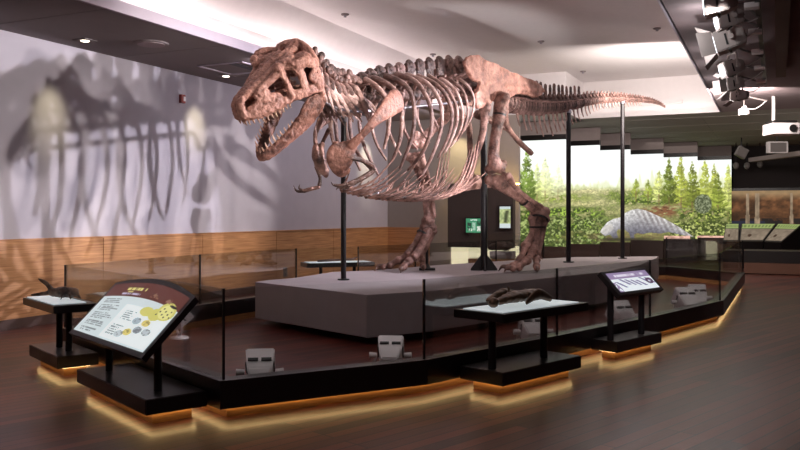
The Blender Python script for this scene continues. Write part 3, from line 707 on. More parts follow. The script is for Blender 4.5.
Bs = A-n*.03+Vector((0, 0, .72)); es = e.normalized(); tv2 = (n+up).normalized(); nr2 = (up-n).normalized()
bm = bmesh.new(); R = Matrix((es, tv2, nr2)).transposed(); Ls, Hs = 1.0, .34
box(bm, Bs+es*Ls/2+tv2*Hs/2-nr2*.03, (Ls, Hs, .06), R, .006); wpart(t, 'board', bm, M['black'])
me = paintgrid(smallpaint, 110, 50, Bs+es*.06+tv2*.035+nr2*.004, es*(Ls-.12), tv2*(Hs-.07), 'graphic'); wmesh(t, 'graphic', me, M['paint'])
posts(t, A, e, n, (.06, .74), .80, .12, .036)
# table on the far side behind the podium
ft = atY(312, 268, 14.6); p0, p1 = P(308, 262.5, 15.2), P(374, 262.5, 15.9)
z = .70; d0 = F*(H0-z)/(263-CY); q0 = onz(307, 263.5, z); q1 = onz(375, 262, z); e = q1-q0; e.z = 0; n = W(-.3, .95, 0)-W(0, 0, 0); n = (n-e.normalized()*n.dot(e.normalized())).normalized(); A = Vector((q0.x, q0.y, 0))
t = wthing('touch_table', 'slim touch table on the far side behind the podium', 'display table', A+e/2)
q = [A, A+e, A+e+n*.5, A+n*.5]
wpart(t, 'table_top', prism(bmesh.new(), q, z-.08, z, .005), M['black'])
s = [A+e*.05+n*.04, A+e*.95+n*.04, A+e*.95+n*.46, A+e*.05+n*.46]; wpart(t, 'brightened_plate', prism(bmesh.new(), s, z, z+.008), M['plate'])
posts(t, A, e, n, (.25, .75), z-.08, .25); wpart(t, 'plinth', prism(bmesh.new(), q, 0, .2), M['black'])
bm = bmesh.new(); u_ = A+e*.2+n*.2+Vector((0, 0, z+.03)); chain(bm, [u_, u_+e*.25+Vector((0, 0, .01)), u_+e*.5+Vector((0, 0, .02)), u_+e*.58+Vector((0, 0, .06))], [.02, .022, .02, .01])
o = obj('fossil_cast', bm, MB['claw'], smooth=True); tag(o, 'thin dark bone cast on the far table behind the podium', 'fossil')
# small casts on the tables
t = wthing('fossil_cast', 'small dark clawed fossil cast on the far left table', 'fossil', (TL.x, TL.y, .718))
bm = bmesh.new(); b0 = Vector((TL.x, TL.y, .79)); ex = R0 @ Vector((1, 0, 0)); ey = R0 @ Vector((0, 1, 0))
chain(bm, [b0-ex*.12, b0, b0+ex*.13], [.04, .06, .045]); chain(bm, [b0-ex*.1, b0-ex*.17+Vector((0, 0, .09)), b0-ex*.25+Vector((0, 0, .14))], [.03, .025, .012])
chain(bm, [b0-ex*.12, b0-ex*.24-Vector((0, 0, .02)), b0-ex*.33-Vector((0, 0, .03))], [.022, .02, .012])
for k, (dx, dy) in enumerate(((.1, -.1), (.02, -.11), (.16, -.02), (-.06, .08), (.1, .1))):
    a = b0+ex*dx*.6; b = b0+ex*dx*1.2+ey*dy-Vector((0, 0, .062)); chain(bm, [a, (a+b)/2+Vector((0, 0, .02)), b], [.025, .018, .008])
wmesh(t, 'cast_body', fuse(bm, .011, 1, .006, 30), mat_bone('cast_dark', (24, 18, 16), (62, 46, 38), (140, 110, 90), 40, .35))
t = wthing('fossil_cast', 'bronze jaw shaped fossil cast lying on the front centre table', 'fossil', (TC.x, TC.y, .74))
bm = bmesh.new(); b0 = Vector((TC.x, TC.y, .80))
chain(bm, [b0-EC*.36, b0-EC*.12+Vector((0, 0, .03)), b0+EC*.2+Vector((0, 0, .03)), b0+EC*.34], [.035, .075, .085, .03], flat=.7, axis=(0, 0, 1))
chain(bm, [b0-EC*.30+NC*.14, b0-EC*.05+NC*.16+Vector((0, 0, .05)), b0+EC*.2+NC*.15+Vector((0, 0, .02))], [.03, .05, .03])
ball(bm, b0-EC*.40+Vector((0, 0, .0)), .05); chain(bm, [b0-EC*.1+NC*.05, b0-EC*.08+NC*.08+Vector((0, 0, .12))], [.03, .015])
wmesh(t, 'cast_body', fuse(bm, .014, 1, .008, 26), M['bronze'])
bm = bmesh.new(); c0 = b0+EC*.14-NC*.1; 
chain(bm, [c0-EC*.18-Vector((0, 0, .02)), c0+Vector((0, 0, .05)), c0+EC*.2-Vector((0, 0, .01))], [.02, .055, .03], flat=.45, axis=NC)
wpart(t, 'jaw_plate', bm, M['bronze'], True)
# ---------------------------------------------------------------- stage lights
def spotfix(label, loc, yaw, pitch, s=1.0, hang=False, doors=False, lamp=None, lit=False, group=None, slots=True, drop=.3):
    t = thing('stage_light', label, 'spotlight', loc, yaw, group)
    fm = M['track'] if hang else M['fix']
    hz = 0.27*s if not hang else -drop
    R = Matrix.Rotation(-pitch, 3, 'Y'); c = Vector((0, 0, hz))
    def lp(x, y, z): return c+R @ Vector((x, y, z))*s
    bm = bmesh.new()
    lo = [lp(-.16, sy*.075, sz*.07) for sy, sz in ((-1, -1), (1, -1), (1, 1), (-1, 1))]; md = [lp(-.06, sy*.105, sz*.1) for sy, sz in ((-1, -1), (1, -1), (1, 1), (-1, 1))]; hi = [lp(.15, sy*.125, sz*.115) for sy, sz in ((-1, -1), (1, -1), (1, 1), (-1, 1))]
    V = [[bm.verts.new(p) for p in q] for q in (lo, md, hi)]
    bm.faces.new(V[0]); bm.faces.new(V[2][::-1])
    for a, b in zip(V, V[1:]):
        for i in range(4): bm.faces.new((a[i], b[i], b[(i+1) % 4], a[(i+1) % 4]))
    bmesh.ops.bevel(bm, geom=list(bm.edges), offset=.012*s, segments=2, affect='EDGES')
    hs = obj('housing', bm, fm, t)
    if slots:
        for sy in (-1, 1):
            for sz in (-1, 1):
                bm = bmesh.new(); box(bm, lp(.02, sy*.056, sz*.111), (.025*s, .085*s, .02*s), R); obj('vent_slot', bm, M['fixdark'], hs)
            bm = bmesh.new(); box(bm, lp(.03, sy*.117, 0), (.02*s, .012*s, .12*s), R); obj('vent_slot', bm, M['fixdark'], hs)
            bm = bmesh.new(); box(bm, lp(-.165, sy*.035, .0), (.01*s, .045*s, .012*s), R); obj('vent_slot', bm, M['fixdark'], hs)
    bm = bmesh.new(); cyl(bm, lp(.148, 0, 0), lp(.158, 0, 0), .09*s, None, 20); obj('lens', bm, M['lens'] if lit else M['lensoff'], hs)
    bm = bmesh.new(); w = .16*s
    ty = hz-.2*s if not hang else hz+.2*s
    chain(bm, [lp(-.02, -.14, 0), Vector((0, -w, (hz+ty)/2)), Vector((0, -w*.8, ty)), Vector((0, w*.8, ty)), Vector((0, w, (hz+ty)/2)), lp(-.02, .14, 0)], [.016*s]*6, 8, k=2)
    obj('yoke', bm, fm, t, smooth=True)
    for sy in (-1, 1):
        bm = bmesh.new(); cyl(bm, lp(-.02, sy*.13, 0), lp(-.02, sy*.20, 0), .022*s, .03*s, 12); obj('knob', bm, fm, t)
    bm = bmesh.new()
    if hang:
        cyl(bm, (0, 0, ty), (0, 0, 0), .018*s); box(bm, (0, 0, -.02), (.1*s, .06*s, .06*s), None, .008)
        obj('clamp', bm, M['paper'], t)
    else:
        cyl(bm, (0, 0, 0), (0, 0, .02), .13*s, .12*s, 24); cyl(bm, (0, 0, .02), (0, 0, ty), .02*s); obj('base', bm, fm, t)
    if doors:
        for k, (oy, oz) in enumerate(((0, 1), (0, -1), (1, 0), (-1, 0))):
            bm = bmesh.new()
            a = .12; b = .12; o = .14
            if oz: q = [(.16, -a, oz*a), (.16, a, oz*a), (.30, b*1.1, oz*(a+o*.7)), (.30, -b*1.1, oz*(a+o*.7))]
            else: q = [(.16, oy*a, -a), (.16, oy*a, a), (.30, oy*(a+o*.7), b*1.1), (.30, oy*(a+o*.7), -b*1.1)]
            vs = [bm.verts.new(lp(*p)) for p in q]; f = bm.faces.new(vs)
            ex = bmesh.ops.extrude_face_region(bm, geom=[f]); mv = [g for g in ex['geom'] if isinstance(g, bmesh.types.BMVert)]
            for v in mv: v.co += (R @ Vector((-.006, 0, 0)))*s
            obj('barn_door', bm, fm, t)
    if lamp:
        en, ang, rad, col = lamp
        L = bpy.data.lights.new('beam', 'SPOT'); L.energy = en; L.spot_size = ang; L.spot_blend = .5; L.shadow_soft_size = rad; L.color = col
        lo_ = bpy.data.objects.new('beam', L); COL.objects.link(lo_); lo_.parent = t
        lo_.location = lp(.2, 0, 0); dirv = R @ Vector((1, 0, 0)); lo_.rotation_euler = dirv.to_track_quat('-Z', 'Y').to_euler()
        if hang:
            L2 = bpy.data.lights.new('added_spill', 'POINT'); L2.energy = 5; L2.shadow_soft_size = .06; o2 = bpy.data.objects.new('added_spill', L2); COL.objects.link(o2); o2.parent = t; o2.location = lp(.36, 0, 0)  # point lamp added to brighten the housing, doors and nearby ceiling
    return t
def aim(loc, target, up_=.27):
    v = Vector(target)-(Vector(loc)+Vector((0, 0, up_))); return math.atan2(v.y, v.x), math.atan2(v.z, math.hypot(v.x, v.y))
def fl(px, d): return W((px-CX)/F*d, d, 0)
# ================================================================== TYRANNOSAUR SKELETON
HR, HD = 1.394, 14.2
uu = Vector((-.6222, -.7828)); ll = Vector((.7828, -.6222))
def bt(t, lam, z): return W(HR+uu.x*t+ll.x*lam, HD+uu.y*t+ll.y*lam, z)
def tpx(px, lam=0.0):
    k = (px-CX)/F; r, d = HR+ll.x*lam, HD+ll.y*lam
    return (k*d-r)/(uu.x-k*uu.y)
def lampx(px, t):
    k = (px-CX)/F; r, d = HR+uu.x*t, HD+uu.y*t
    return (k*d-r)/(ll.x-k*ll.y)
def zpy(py, t, lam=0.0): return H0+(CY-py)/F*(HD+uu.y*t+ll.y*lam)
def bp(px, py, lam):
    t = tpx(px, lam); return (t, lam, zpy(py, t, lam))
def B(q, side=1): return bt(q[0], q[1]*side, q[2])
U3 = (W(uu.x, uu.y, 0)-W(0, 0, 0)).normalized(); L3 = (W(ll.x, ll.y, 0)-W(0, 0, 0)).normalized(); Z3 = Vector((0, 0, 1))
root = thing('tyrannosaur_skeleton', 'huge mounted tyrannosaur skeleton with open jaws on the grey podium', 'skeleton', W(HR, HD, POD))
RL = -Vector(root.location)
def bone(name, bm, m='bone', label=None):
    o = obj(name, bm, MB[m], root, RL, True)
    if label: o['label'] = label
    return o
def fbone(name, bm, vox, m='bone', smooth=2, amp=.006, fr=9, label=None):
    o = link(name, fuse(bm, vox, smooth, amp, fr, random.random()*9), MB[m], root, RL)
    if label: o['label'] = label
    return o
# ---- skull
RS = Matrix(((-.63940866, .76100076, -.10970145), (-.64194318, -.60692018, -.46856894), (-.42316134, -.22918494, .87658927)))
SS = .93
S0 = Vector((-1.335, 11.224, 1.712))
MS0 = Matrix.Translation(W(S0.x, S0.y, H0+S0.z)) @ (M3 @ RS).to_4x4() @ Matrix.Scale(SS, 4)
MS = MS0 @ Matrix.Diagonal((.885, 1, .985, 1))
def both(f):
    for s in (1, -1): f(s)
bm = bmesh.new()
Y = (0, 1, 0)
def sk(s):
    def c(p, r, flat=1, axis=None, k=3): chain(bm, [(x, y*s, z) for x, y, z in p], r, 10, flat, axis, k)
    c([(1.31, .09, .03), (1.18, .14, .03), (1.0, .19, .04), (.8, .24, .06), (.62, .28, .08), (.48, .32, .09)], [.075, .085, .10, .09, .07, .05], .62, Y)
    c([(1.24, .10, .10), (1.14, .14, .12), (1.02, .17, .22), (.93, .19, .27)], [.065, .07, .095, .07], .5, Y)
    c([(1.0, .18, .2), (.86, .22, .18), (.74, .25, .16)], [.10, .08, .055], .5, Y); ball(bm, (.14, .25*s, .56), (.16, .14, .09))
    c([(1.34, .06, .02), (1.37, .05, .18), (1.33, .045, .25), (1.22, .05, .30)], [.08, .065, .055, .05])
    c([(1.24, .05, .30), (1.05, .07, .36), (.85, .09, .43), (.65, .11, .50), (.45, .12, .55), (.25, .12, .58)], [.055, .06, .06, .07, .08, .09])
    c([(1.10, .13, .26), (1.03, .14, .32), (.85, .18, .40), (.68, .22, .49)], [.055, .06, .06, .065], .7, Y)
    c([(.64, .22, .53), (.60, .27, .40), (.57, .30, .26), (.55, .32, .13)], [.08, .055, .05, .075], .7, Y)
    ball(bm, (.64, .235*s, .56), (.10, .065, .08))
    c([(.57, .32, .12), (.40, .37, .12), (.22, .40, .13), (.06, .42, .10)], [.07, .085, .08, .06], .5, Y)
    c([(.55, .27, .57), (.44, .34, .56), (.38, .37, .48), (.34, .385, .34), (.33, .39, .18)], [.07, .085, .08, .075, .075], .5, Y)
    ball(bm, (.44, .33*s, .58), (.10, .08, .055))
    c([(.40, .37, .54), (.22, .41, .55), (.04, .41, .47)], [.09, .085, .08], .65, Y)
    c([(.04, .41, .46), (.10, .42, .39), (.19, .42, .36)], [.055, .05, .04], .6, Y)
    c([(.05, .42, .10), (.06, .42, .22), (.14, .42, .28), (.2, .42, .30)], [.085, .10, .085, .05], .55, Y)
    c([(0, .38, .0), (-.03, .35, .2), (0, .34, .42)], [.075, .06, .06])
    c([(.02, .38, .46), (-.02, .3, .56), (-.04, .16, .65), (-.03, 0, .70)], [.07, .065, .075, .085])
    c([(.05, .26, .1), (.35, .17, .15), (.7, .12, .17), (1.1, .06, .14)], [.05, .045, .04, .04])
    c([(.56, .3, .12), (.4, .2, .14)], [.04, .04])
    c([(.56, .2, .57), (.3, .2, .59)], [.07, .06])
both(sk)
chain(bm, [(1.25, 0, .30), (.9, 0, .41), (.5, 0, .55), (.2, 0, .58)], [.05, .07, .10, .1])
chain(bm, [(.22, 0, .60), (.05, 0, .65), (-.02, 0, .70)], [.08, .10, .10])
chain(bm, [(.48, -.38, .64), (.34, -.34, .65), (.22, -.26, .63)], [.045, .065, .07])
chain(bm, [(.14, -.2, .64), (.05, -.1, .67), (-.03, 0, .67)], [.09, .11, .11])
ball(bm, (.64, -.26, .60), (.08, .07, .09))
ball(bm, (.12, 0, .42), (.2, .15, .18)); ball(bm, (-.09, 0, .36), .075)
for k in range(9):
    a = random.uniform(-.22, .22); ball(bm, (-.04+.05*random.random(), a, .70-.5*abs(a)+.05*random.random()), random.uniform(.045, .075))
me = fuse(bm, .0135, 1, .012, 15, 3); me.transform(MS)
skull = link('skull', me, MB['skull'], root, RL)
skull['label'] = 'reddish brown skull with large openings'
def toothmesh(L):
    b = bmesh.new(); chain(b, [(0, 0, .02), (-.002, 0, -.3*L), (-.012*L/.1, 0, -.7*L), (-.032*L/.1, 0, -L)], [.017, .017, .012, .003], 8, .7, (0, 1, 0)); return tomesh(b, 'tooth')
tm = {k: toothmesh(k/100.) for k in (6, 8, 10, 12)}
for me_ in tm.values():
    me_.materials.append(MB['tooth'])
    for p in me_.polygons: p.use_smooth = True
def addtooth(parent, mtx, L):
    o = bpy.data.objects.new('tooth', tm[L]); COL.objects.link(o); o.parent = parent; o.matrix_basis = mtx; return o
ut = [(1.36, .03, 6), (1.35, .065, 8), (1.31, .10, 8), (1.25, .125, 8), (1.17, .145, 12), (1.09, .165, 12), (1.01, .185, 12), (.94, .205, 10), (.87, .22, 10), (.80, .24, 8), (.73, .255, 8), (.67, .27, 6), (.61, .285, 6)]
for s in (1, -1):
    for x, y, L in ut:
        L2 = random.choice([L, L, max(6, L-2)])
        addtooth(skull, MS @ Matrix.Translation((x, y*s, -.035+.07*max(0, (1.0-x))*1.6)) @ Matrix.Rotation(random.uniform(-.15, .15), 4, 'Y') @ Matrix.Rotation(s*.08, 4, 'X'), L2)
# ---- mandible
JA = math.radians(31); MJ = MS0 @ Matrix.Rotation(JA, 4, 'Y') @ Matrix.Diagonal((.95, 1, 1.05, 1))
bm = bmesh.new()
def jw(s):
    def c(p, r, flat=1, axis=None): chain(bm, [(x, y*s, z) for x, y, z in p], r, 10, flat, axis, 3)
    c([(-.09, .37, -.04), (.05, .385, -.06), (.22, .38, -.04), (.42, .345, -.06), (.62, .29, -.08), (.85, .22, -.085), (1.06, .14, -.08), (1.2, .07, -.07), (1.25, .015, -.06)], [.06, .10, .15, .155, .125, .10, .095, .095, .085], .42, Y)
    c([(.1, .37, .03), (.25, .36, .08), (.42, .34, .04)], [.05, .06, .06], .5, Y)
    c([(-.09, .37, -.03), (-.15, .36, -.06)], [.07, .04])
both(jw)
me = fuse(bm, .0125, 1, .009, 15, 8); me.transform(MJ)
mand = link('mandible', me, MB['skull'], root, RL); mand['label'] = 'lower jaw swung wide open'
lt = [(1.24, .035, 8), (1.20, .075, 8), (1.14, .105, 10), (1.07, .135, 12), (1.0, .16, 12), (.93, .185, 10), (.86, .21, 10), (.79, .23, 8), (.72, .25, 8), (.65, .27, 8), (.58, .29, 6)]
for s in (1, -1):
    for x, y, L in lt:
        addtooth(mand, MJ @ Matrix.Translation((x, y*s, .0)) @ Matrix.Rotation(math.pi, 4, 'X') @ Matrix.Rotation(random.uniform(-.15, .15), 4, 'Y'), random.choice([L, L, max(6, L-2)]))
# ---- vertebra patterns: x forward, y left, z up
def vert_mesh(kind, seed):
    b = bmesh.new()
    if kind == 'dorsal':
        chain(b, [(-.09, 0, 0), (-.07, 0, 0), (0, 0, 0), (.07, 0, 0), (.09, 0, 0)], [.10, .115, .078, .115, .10], 14, k=1)
        chain(b, [(0, 0, .06), (0, 0, .20)], [.075, .065], 10, .8, (1, 0, 0))
        for s in (1, -1):
            chain(b, [(0, .03*s, .17), (-.02, .16*s, .21), (-.04, .26*s, .225)], [.05, .042, .034], 8, .7, (0, 0, 1))
            chain(b, [(.05, .05*s, .17), (.12, .05*s, .2)], [.035, .025], 8); chain(b, [(-.05, .04*s, .2), (-.12, .04*s, .185)], [.035, .025], 8)
        chain(b, [(0, 0, .2), (-.01, 0, .34), (-.015, 0, .45)], [.078, .085, .095], 12, .42, (0, 1, 0)); box(b, (-.012, 0, .42), (.185, .075, .13), None, .015)
        chain(b, [(-.015, .015, .45), (-.015, -.015, .485)], [.075, .07], 10, .55, (0, 1, 0))
    elif kind == 'cervical':
        chain(b, [(-.08, 0, -.02), (-.06, 0, 0), (0, 0, 0), (.06, 0, .02), (.085, 0, .02)], [.10, .115, .085, .115, .095], 14, k=1)
        chain(b, [(0, 0, .06), (0, 0, .17)], [.08, .07], 10)
        for s in (1, -1):
            chain(b, [(.02, .06*s, .06), (0, .15*s, .02), (-.03, .19*s, -.05)], [.055, .05, .035], 8)
            chain(b, [(.05, .07*s, .13), (.13, .11*s, .17)], [.05, .035], 8); chain(b, [(-.05, .07*s, .16), (-.13, .11*s, .13)], [.05, .04], 8)
        chain(b, [(-.01, 0, .16), (-.02, 0, .22), (-.02, 0, .25)], [.065, .062, .055], 10, .6, (0, 1, 0))
    elif kind == 'caudal':
        chain(b, [(-.075, 0, 0), (-.06, 0, 0), (0, 0, 0), (.06, 0, 0), (.075, 0, 0)], [.115, .135, .07, .135, .115], 16, k=1)
        chain(b, [(0, 0, .06), (0, 0, .16)], [.06, .05], 10)
        for s in (1, -1):
            chain(b, [(0, .05*s, .05), (-.02, .13*s, .06), (-.04, .18*s, .055)], [.035, .026, .018], 8, .6, (0, 0, 1))
            chain(b, [(.04, .03*s, .15), (.13, .035*s, .19)], [.03, .02], 8)
        chain(b, [(-.02, 0, .14), (-.05, 0, .25), (-.065, 0, .33)], [.055, .05, .045], 10, .5, (0, 1, 0))
    else:
        chain(b, [(-.09, 0, 0), (-.07, 0, 0), (0, 0, 0), (.07, 0, 0), (.09, 0, 0)], [.09, .115, .075, .115, .09], 12, k=1)
        chain(b, [(0, 0, .04), (-.06, 0, .17), (-.10, 0, .22)], [.05, .042, .03], 10, .6, (0, 1, 0))
        for s in (1, -1):
            chain(b, [(.04, .03*s, .10), (.16, .04*s, .17)], [.035, .022], 8); chain(b, [(0, .06*s, .02), (-.02, .11*s, .03)], [.03, .015], 8)
    me = fuse(b, .011, 1, .008, 14, seed); me.materials.append(MB['vert']); return me
VM = {k: [vert_mesh(k, s) for s in (1, 2)] for k in ('cervical', 'dorsal', 'caudal', 'tail')}
for k in ('caudal', 'tail'):
    for m_ in VM[k]: m_.materials.clear(); m_.materials.append(MB['vert'])
def place_vert(name, kind, pos, fwd, sx, sz, sy=None, upv=Z3, i=0):
    x = fwd.normalized(); y = upv.cross(x).normalized(); z = x.cross(y); sy = sz if sy is None else sy
    m = Matrix((x*sx, y*sy, z*sz)).transposed().to_4x4(); m.translation = pos+RL
    o = bpy.data.objects.new(name, VM[kind][i % 2]); COL.objects.link(o); o.parent = root; o.matrix_basis = m; return o
def cz(px):   # centrum height along the back, as a picture row
    return float(np.interp(px, [352, 372, 401, 430, 460, 500], [94, 97, 95.5, 92, 89.5, 88]))
dpx = [354, 363, 372, 381, 391, 401, 411, 421, 431, 441, 450.5, 460]
top = [76, 73.5, 70.5, 67.5, 66, 64.5, 62.5, 61, 60, 58.5, 58, 58]
DV = []
for i, (x, ty) in enumerate(zip(dpx, top)):
    t = tpx(x); z = zpy(cz(x), t); ht = zpy(ty, t)-z
    DV.append((t, z))
    place_vert('dorsal_vertebra', 'dorsal', bt(t, 0, z), U3+Z3*(-.10), 1.12, ht/.50, 1.0, i=i)
# sacrum between the hip blades
bm = bmesh.new(); sp = [bp(x, y, 0) for x, y in ((468, 89), (482, 88), (496, 90), (510, 96))]
chain(bm, [B(q) for q in sp], [.12, .12, .12, .12]); 
for k in range(5):
    x = 466+9*k; t = tpx(x); chain(bm, [bt(t, 0, zpy(90, t)), bt(t, 0, zpy(66+2.0*k, t))], [.10, .10], 10, .45, L3)
fbone('sacrum', bm, .022, 'vert')
# neck: from the first back vertebra to the back of the skull
occ = MS @ Vector((-.16, 0, .36)); n0 = bt(DV[0][0]+.12, 0, DV[0][1]+.02)
mid1 = n0+(occ-n0)*.33+Z3*(-.11); mid2 = n0+(occ-n0)*.68+Z3*(-.12)
npts, _ = smoothpts([bt(DV[0][0]-.1, 0, DV[0][1]), n0, mid1, mid2, occ], [1]*5, 10)
npts = npts[8:]
N = 8
for i in range(N):
    k = (i+.6)/N*(len(npts)-1); a = int(k); p = npts[a].lerp(npts[min(a+1, len(npts)-1)], k-a); fw = npts[min(a+2, len(npts)-1)]-npts[max(a-2, 0)]
    place_vert('cervical_vertebra', 'cervical', p, fw, 1.0, 1.12, 1.05, i=i)
    for s in (1, -1):
        y = Z3.cross(fw).normalized(); q = p+y*s*.19-Z3*.06; bk = -fw.normalized()
        bm = bmesh.new(); L = .24+.026*(N-i)
        chain(bm, [q+Z3*.05, q-Z3*.03+bk*.04, q+bk*L*.5+y*s*.05-Z3*.12, q+bk*L+y*s*.06-Z3*(.25+.008*(N-i))], [.045, .06, .034, .007], 8, .45, y)
        bone('cervical_rib', bm, 'rib')
# ---- ribs (left side measured in the picture, right side mirrored)
RIBS = [
 (347, [(356, 88), (361, 97), (366, 110), (369, 121)], .045),
 (357, [(366, 80), (378, 88), (386, 99), (389, 114), (388, 132), (384, 148)], .046),
 (366, [(374, 78), (390, 86), (400, 98), (402, 116), (400, 140), (392, 161)], .045),
 (377, [(386, 76), (404, 84), (413, 99), (414.5, 118), (411, 140), (400, 168)], .044),
 (388, [(397, 74.5), (416, 82), (428, 100), (432, 120), (428, 140), (420, 156), (408, 170)], .043),
 (398, [(407, 75), (428, 84), (440, 102), (442, 121), (438, 140), (431, 158), (423, 174)], .041),
 (409, [(418, 76), (438, 86), (450, 104), (452, 121), (447, 140), (438, 157)], .038),
 (420, [(429, 76), (445, 87), (456, 105), (457, 122), (451, 140), (445, 152)], .035),
 (431, [(439, 77), (455, 90), (462, 108), (462, 124), (455, 140), (450, 147)], .033),
 (441, [(448, 78), (463, 91), (468, 109), (465, 126), (457, 141)], .030),
 (451, [(458, 78), (468, 86), (474, 99), (472, 115), (464, 131)], .027),
]
for vx, pts, r in RIBS:
    t0 = tpx(vx); q3 = []
    n = len(pts)
    for j, (x, y) in enumerate(pts):
        t = t0-.06*j/(n-1)
        lam = lampx(x, t); q3.append((t, lam, zpy(y, t, lam)))
    zc = zpy(cz(vx), t0)
    for s in (1, -1):
        bm = bmesh.new(); rr = [r*1.15, r*1.05]+[r*(.95-.35*j/(n-1)) for j in range(n-2)]
        rr[-1] = r*.55
        chain(bm, [B(q, s) for q in q3], rr, 8, .62, L3, 4)
        chain(bm, [B(q3[0], s), bt(t0, s*.10, zc+.06)], [r*.9, r*.55], 8)
        bone('rib', bm, 'rib')
# ---- gastralia basket
def belly(px): return float(np.interp(px, [340, 352, 370, 392, 412, 432, 450, 464], [190, 193.5, 198, 200.5, 201.5, 200.5, 196, 189]))
for i in range(20):
    px = 347+i*5.5+random.uniform(-1.2, 1.2); t = tpx(px); z = zpy(belly(px), t)
    wdt = random.uniform(.4, .52) if i < 15 else .50-.035*(i-14); rise = random.uniform(.36, .52) if i < 15 else .46-.022*(i-14)
    sw = .5
    for s in (1, -1):
        j = random.uniform(-.04, .04); g_ = 1 if s == 1 else .72
        bm = bmesh.new(); chain(bm, [bt(t+.05, -.04*s, z), bt(t, .10*s, z+.03), bt(t-sw*.5, (wdt*.62)*s*g_, z+.15+j*.5), bt(t-sw, wdt*s*g_, z+(rise+j)*g_)], [.014, .02, .016, .006], 7, k=4)
        bone('gastralium', bm, 'bone')
for k in range(4):
    for s in (1, -1):
        bm = bmesh.new(); chain(bm, [bt(*(lambda q_: (q_[0], q_[1]*s, q_[2]))(bp(x+3*k, y, l))) for x, y, l in ((418, 200.5, .05), (440, 196, .14), (456, 184, .22), (465, 166, .27), (470, 150-3*k, .29))], [.014, .02, .018, .014, .006], 7, k=4); bone('gastralium', bm, 'bone')
# ---- pectoral girdle and arms
def scap(s):
    bm = bmesh.new()
    pts = [bp(396, 101, .74), (bp(388, 108, .75)), bp(374, 122, .70), bp(362, 135, .58), bp(352, 145, .44)]
    rad = [.175, .14, .072, .058, .075]
    chain(bm, [B(q, s) for q in pts], rad, 12, .35, L3*s+U3*.2, 4)
    a = bp(395, 96, .73); b = bp(400, 106, .74); chain(bm, [B(a, s), B(b, s)], [.06, .06], 10, .5, L3)
    return bm
for s in (1, -.5): fbone('scapula', scap(s), .016, 'skull' if s == 1 else 'bone', 2, .004, 6)
def corac(s):
    bm = bmesh.new()
    q = lambda x, y, lam: B(bp(x, y, lam), s)
    ax = L3*s*.8+U3*.6
    chain(bm, [q(352, 145, .42), q(345, 152, .36), q(340, 162, .28), q(341, 172, .22)], [.09, .16, .17, .09], 12, .3, ax, 4)
    chain(bm, [q(337, 146, .30), q(333, 156, .24), q(335, 166, .20)], [.08, .10, .08], 12, .4, ax, 4)
    chain(bm, [q(347, 170, .28), q(342, 174, .22)], [.06, .06], 10, .4, ax)
    return bm
for s in (1, -.35): fbone('coracoid', corac(s), .016, 'skull' if s == 1 else 'bone', 2, .006, 7)
def limb(name, pts, rad, m='bone', vox=.014, ends=True, flat=1, axis=None):
    bm = bmesh.new(); chain(bm, pts, rad, 12, flat, axis, 4)
    if ends:
        for k in (0, -1):
            c = Vector(pts[k]); r = rad[k]; o = Vector((random.uniform(-1, 1), random.uniform(-1, 1), random.uniform(-.4, .4))).normalized()*r*.45
            ball(bm, c+o, r*.8); ball(bm, c-o, r*.8)
    return fbone(name, bm, vox, m, 2, .006, 8)
q = lambda x, y, lam: B(bp(x, y, lam))
# left arm
limb('humerus', [q(350, 157, .40), q(361, 160, .46), q(373, 166, .48)], [.055, .036, .045])
limb('ulna', [q(374, 170, .46), q(362, 178, .40), q(349, 183.5, .33)], [.042, .034, .03], 'claw', .011, False)
limb('radius', [q(372, 173, .42), q(360, 180.5, .38), q(348, 186, .33)], [.03, .026, .026], 'claw', .010, False)
def claw_part(parent, p0, p1, p2, r):
    bm = bmesh.new(); chain(bm, [p0, p1, p2], [r, r*.7, r*.1], 9, .7, L3, 5); o = obj('claw', bm, MB['claw'], parent, None, True); return o
f_ = limb('finger', [q(347, 184, .32), q(340, 186, .28), q(336, 185.5, .25)], [.03, .026, .022], 'claw', .01, False)
claw_part(f_, q(336, 185.5, .25), q(333, 184.5, .23), q(331, 182, .22), .024)
f_ = limb('finger', [q(348, 187, .30), q(341, 188, .26)], [.028, .022], 'claw', .01, False)
claw_part(f_, q(341, 188, .26), q(338, 187.5, .24), q(336, 190, .23), .02)
# right arm, hanging in front of the chest
RA = 11.75
def pr(x, y, d=RA): return P(x, y, d)
limb('humerus', [pr(329, 130), pr(324, 139), pr(321, 148)], [.04, .028, .034])
limb('ulna', [pr(321, 148), pr(324, 158), pr(326, 168), pr(327, 176)], [.04, .03, .026, .022], 'bone', .011, False)
limb('radius', [pr(320, 150), pr(318, 160), pr(317, 168)], [.03, .025, .035], 'bone', .011, False)
limb('metacarpal', [pr(317, 167), pr(320, 177), pr(319.5, 185)], [.04, .026, .036], 'claw', .011, False)
f_ = limb('finger', [pr(319, 187), pr(311, 189), pr(304, 191)], [.034, .028, .03], 'bone', .011, False)
claw_part(f_, pr(304, 191), pr(297, 191), pr(293.5, 185.5), .028)
f_ = limb('finger', [pr(312, 188, 11.6), pr(306, 190.5, 11.6), pr(302, 190, 11.6)], [.026, .022, .022], 'bone', .011, False)
claw_part(f_, pr(302, 190, 11.6), pr(299, 188, 11.6), pr(300, 184, 11.6), .02)
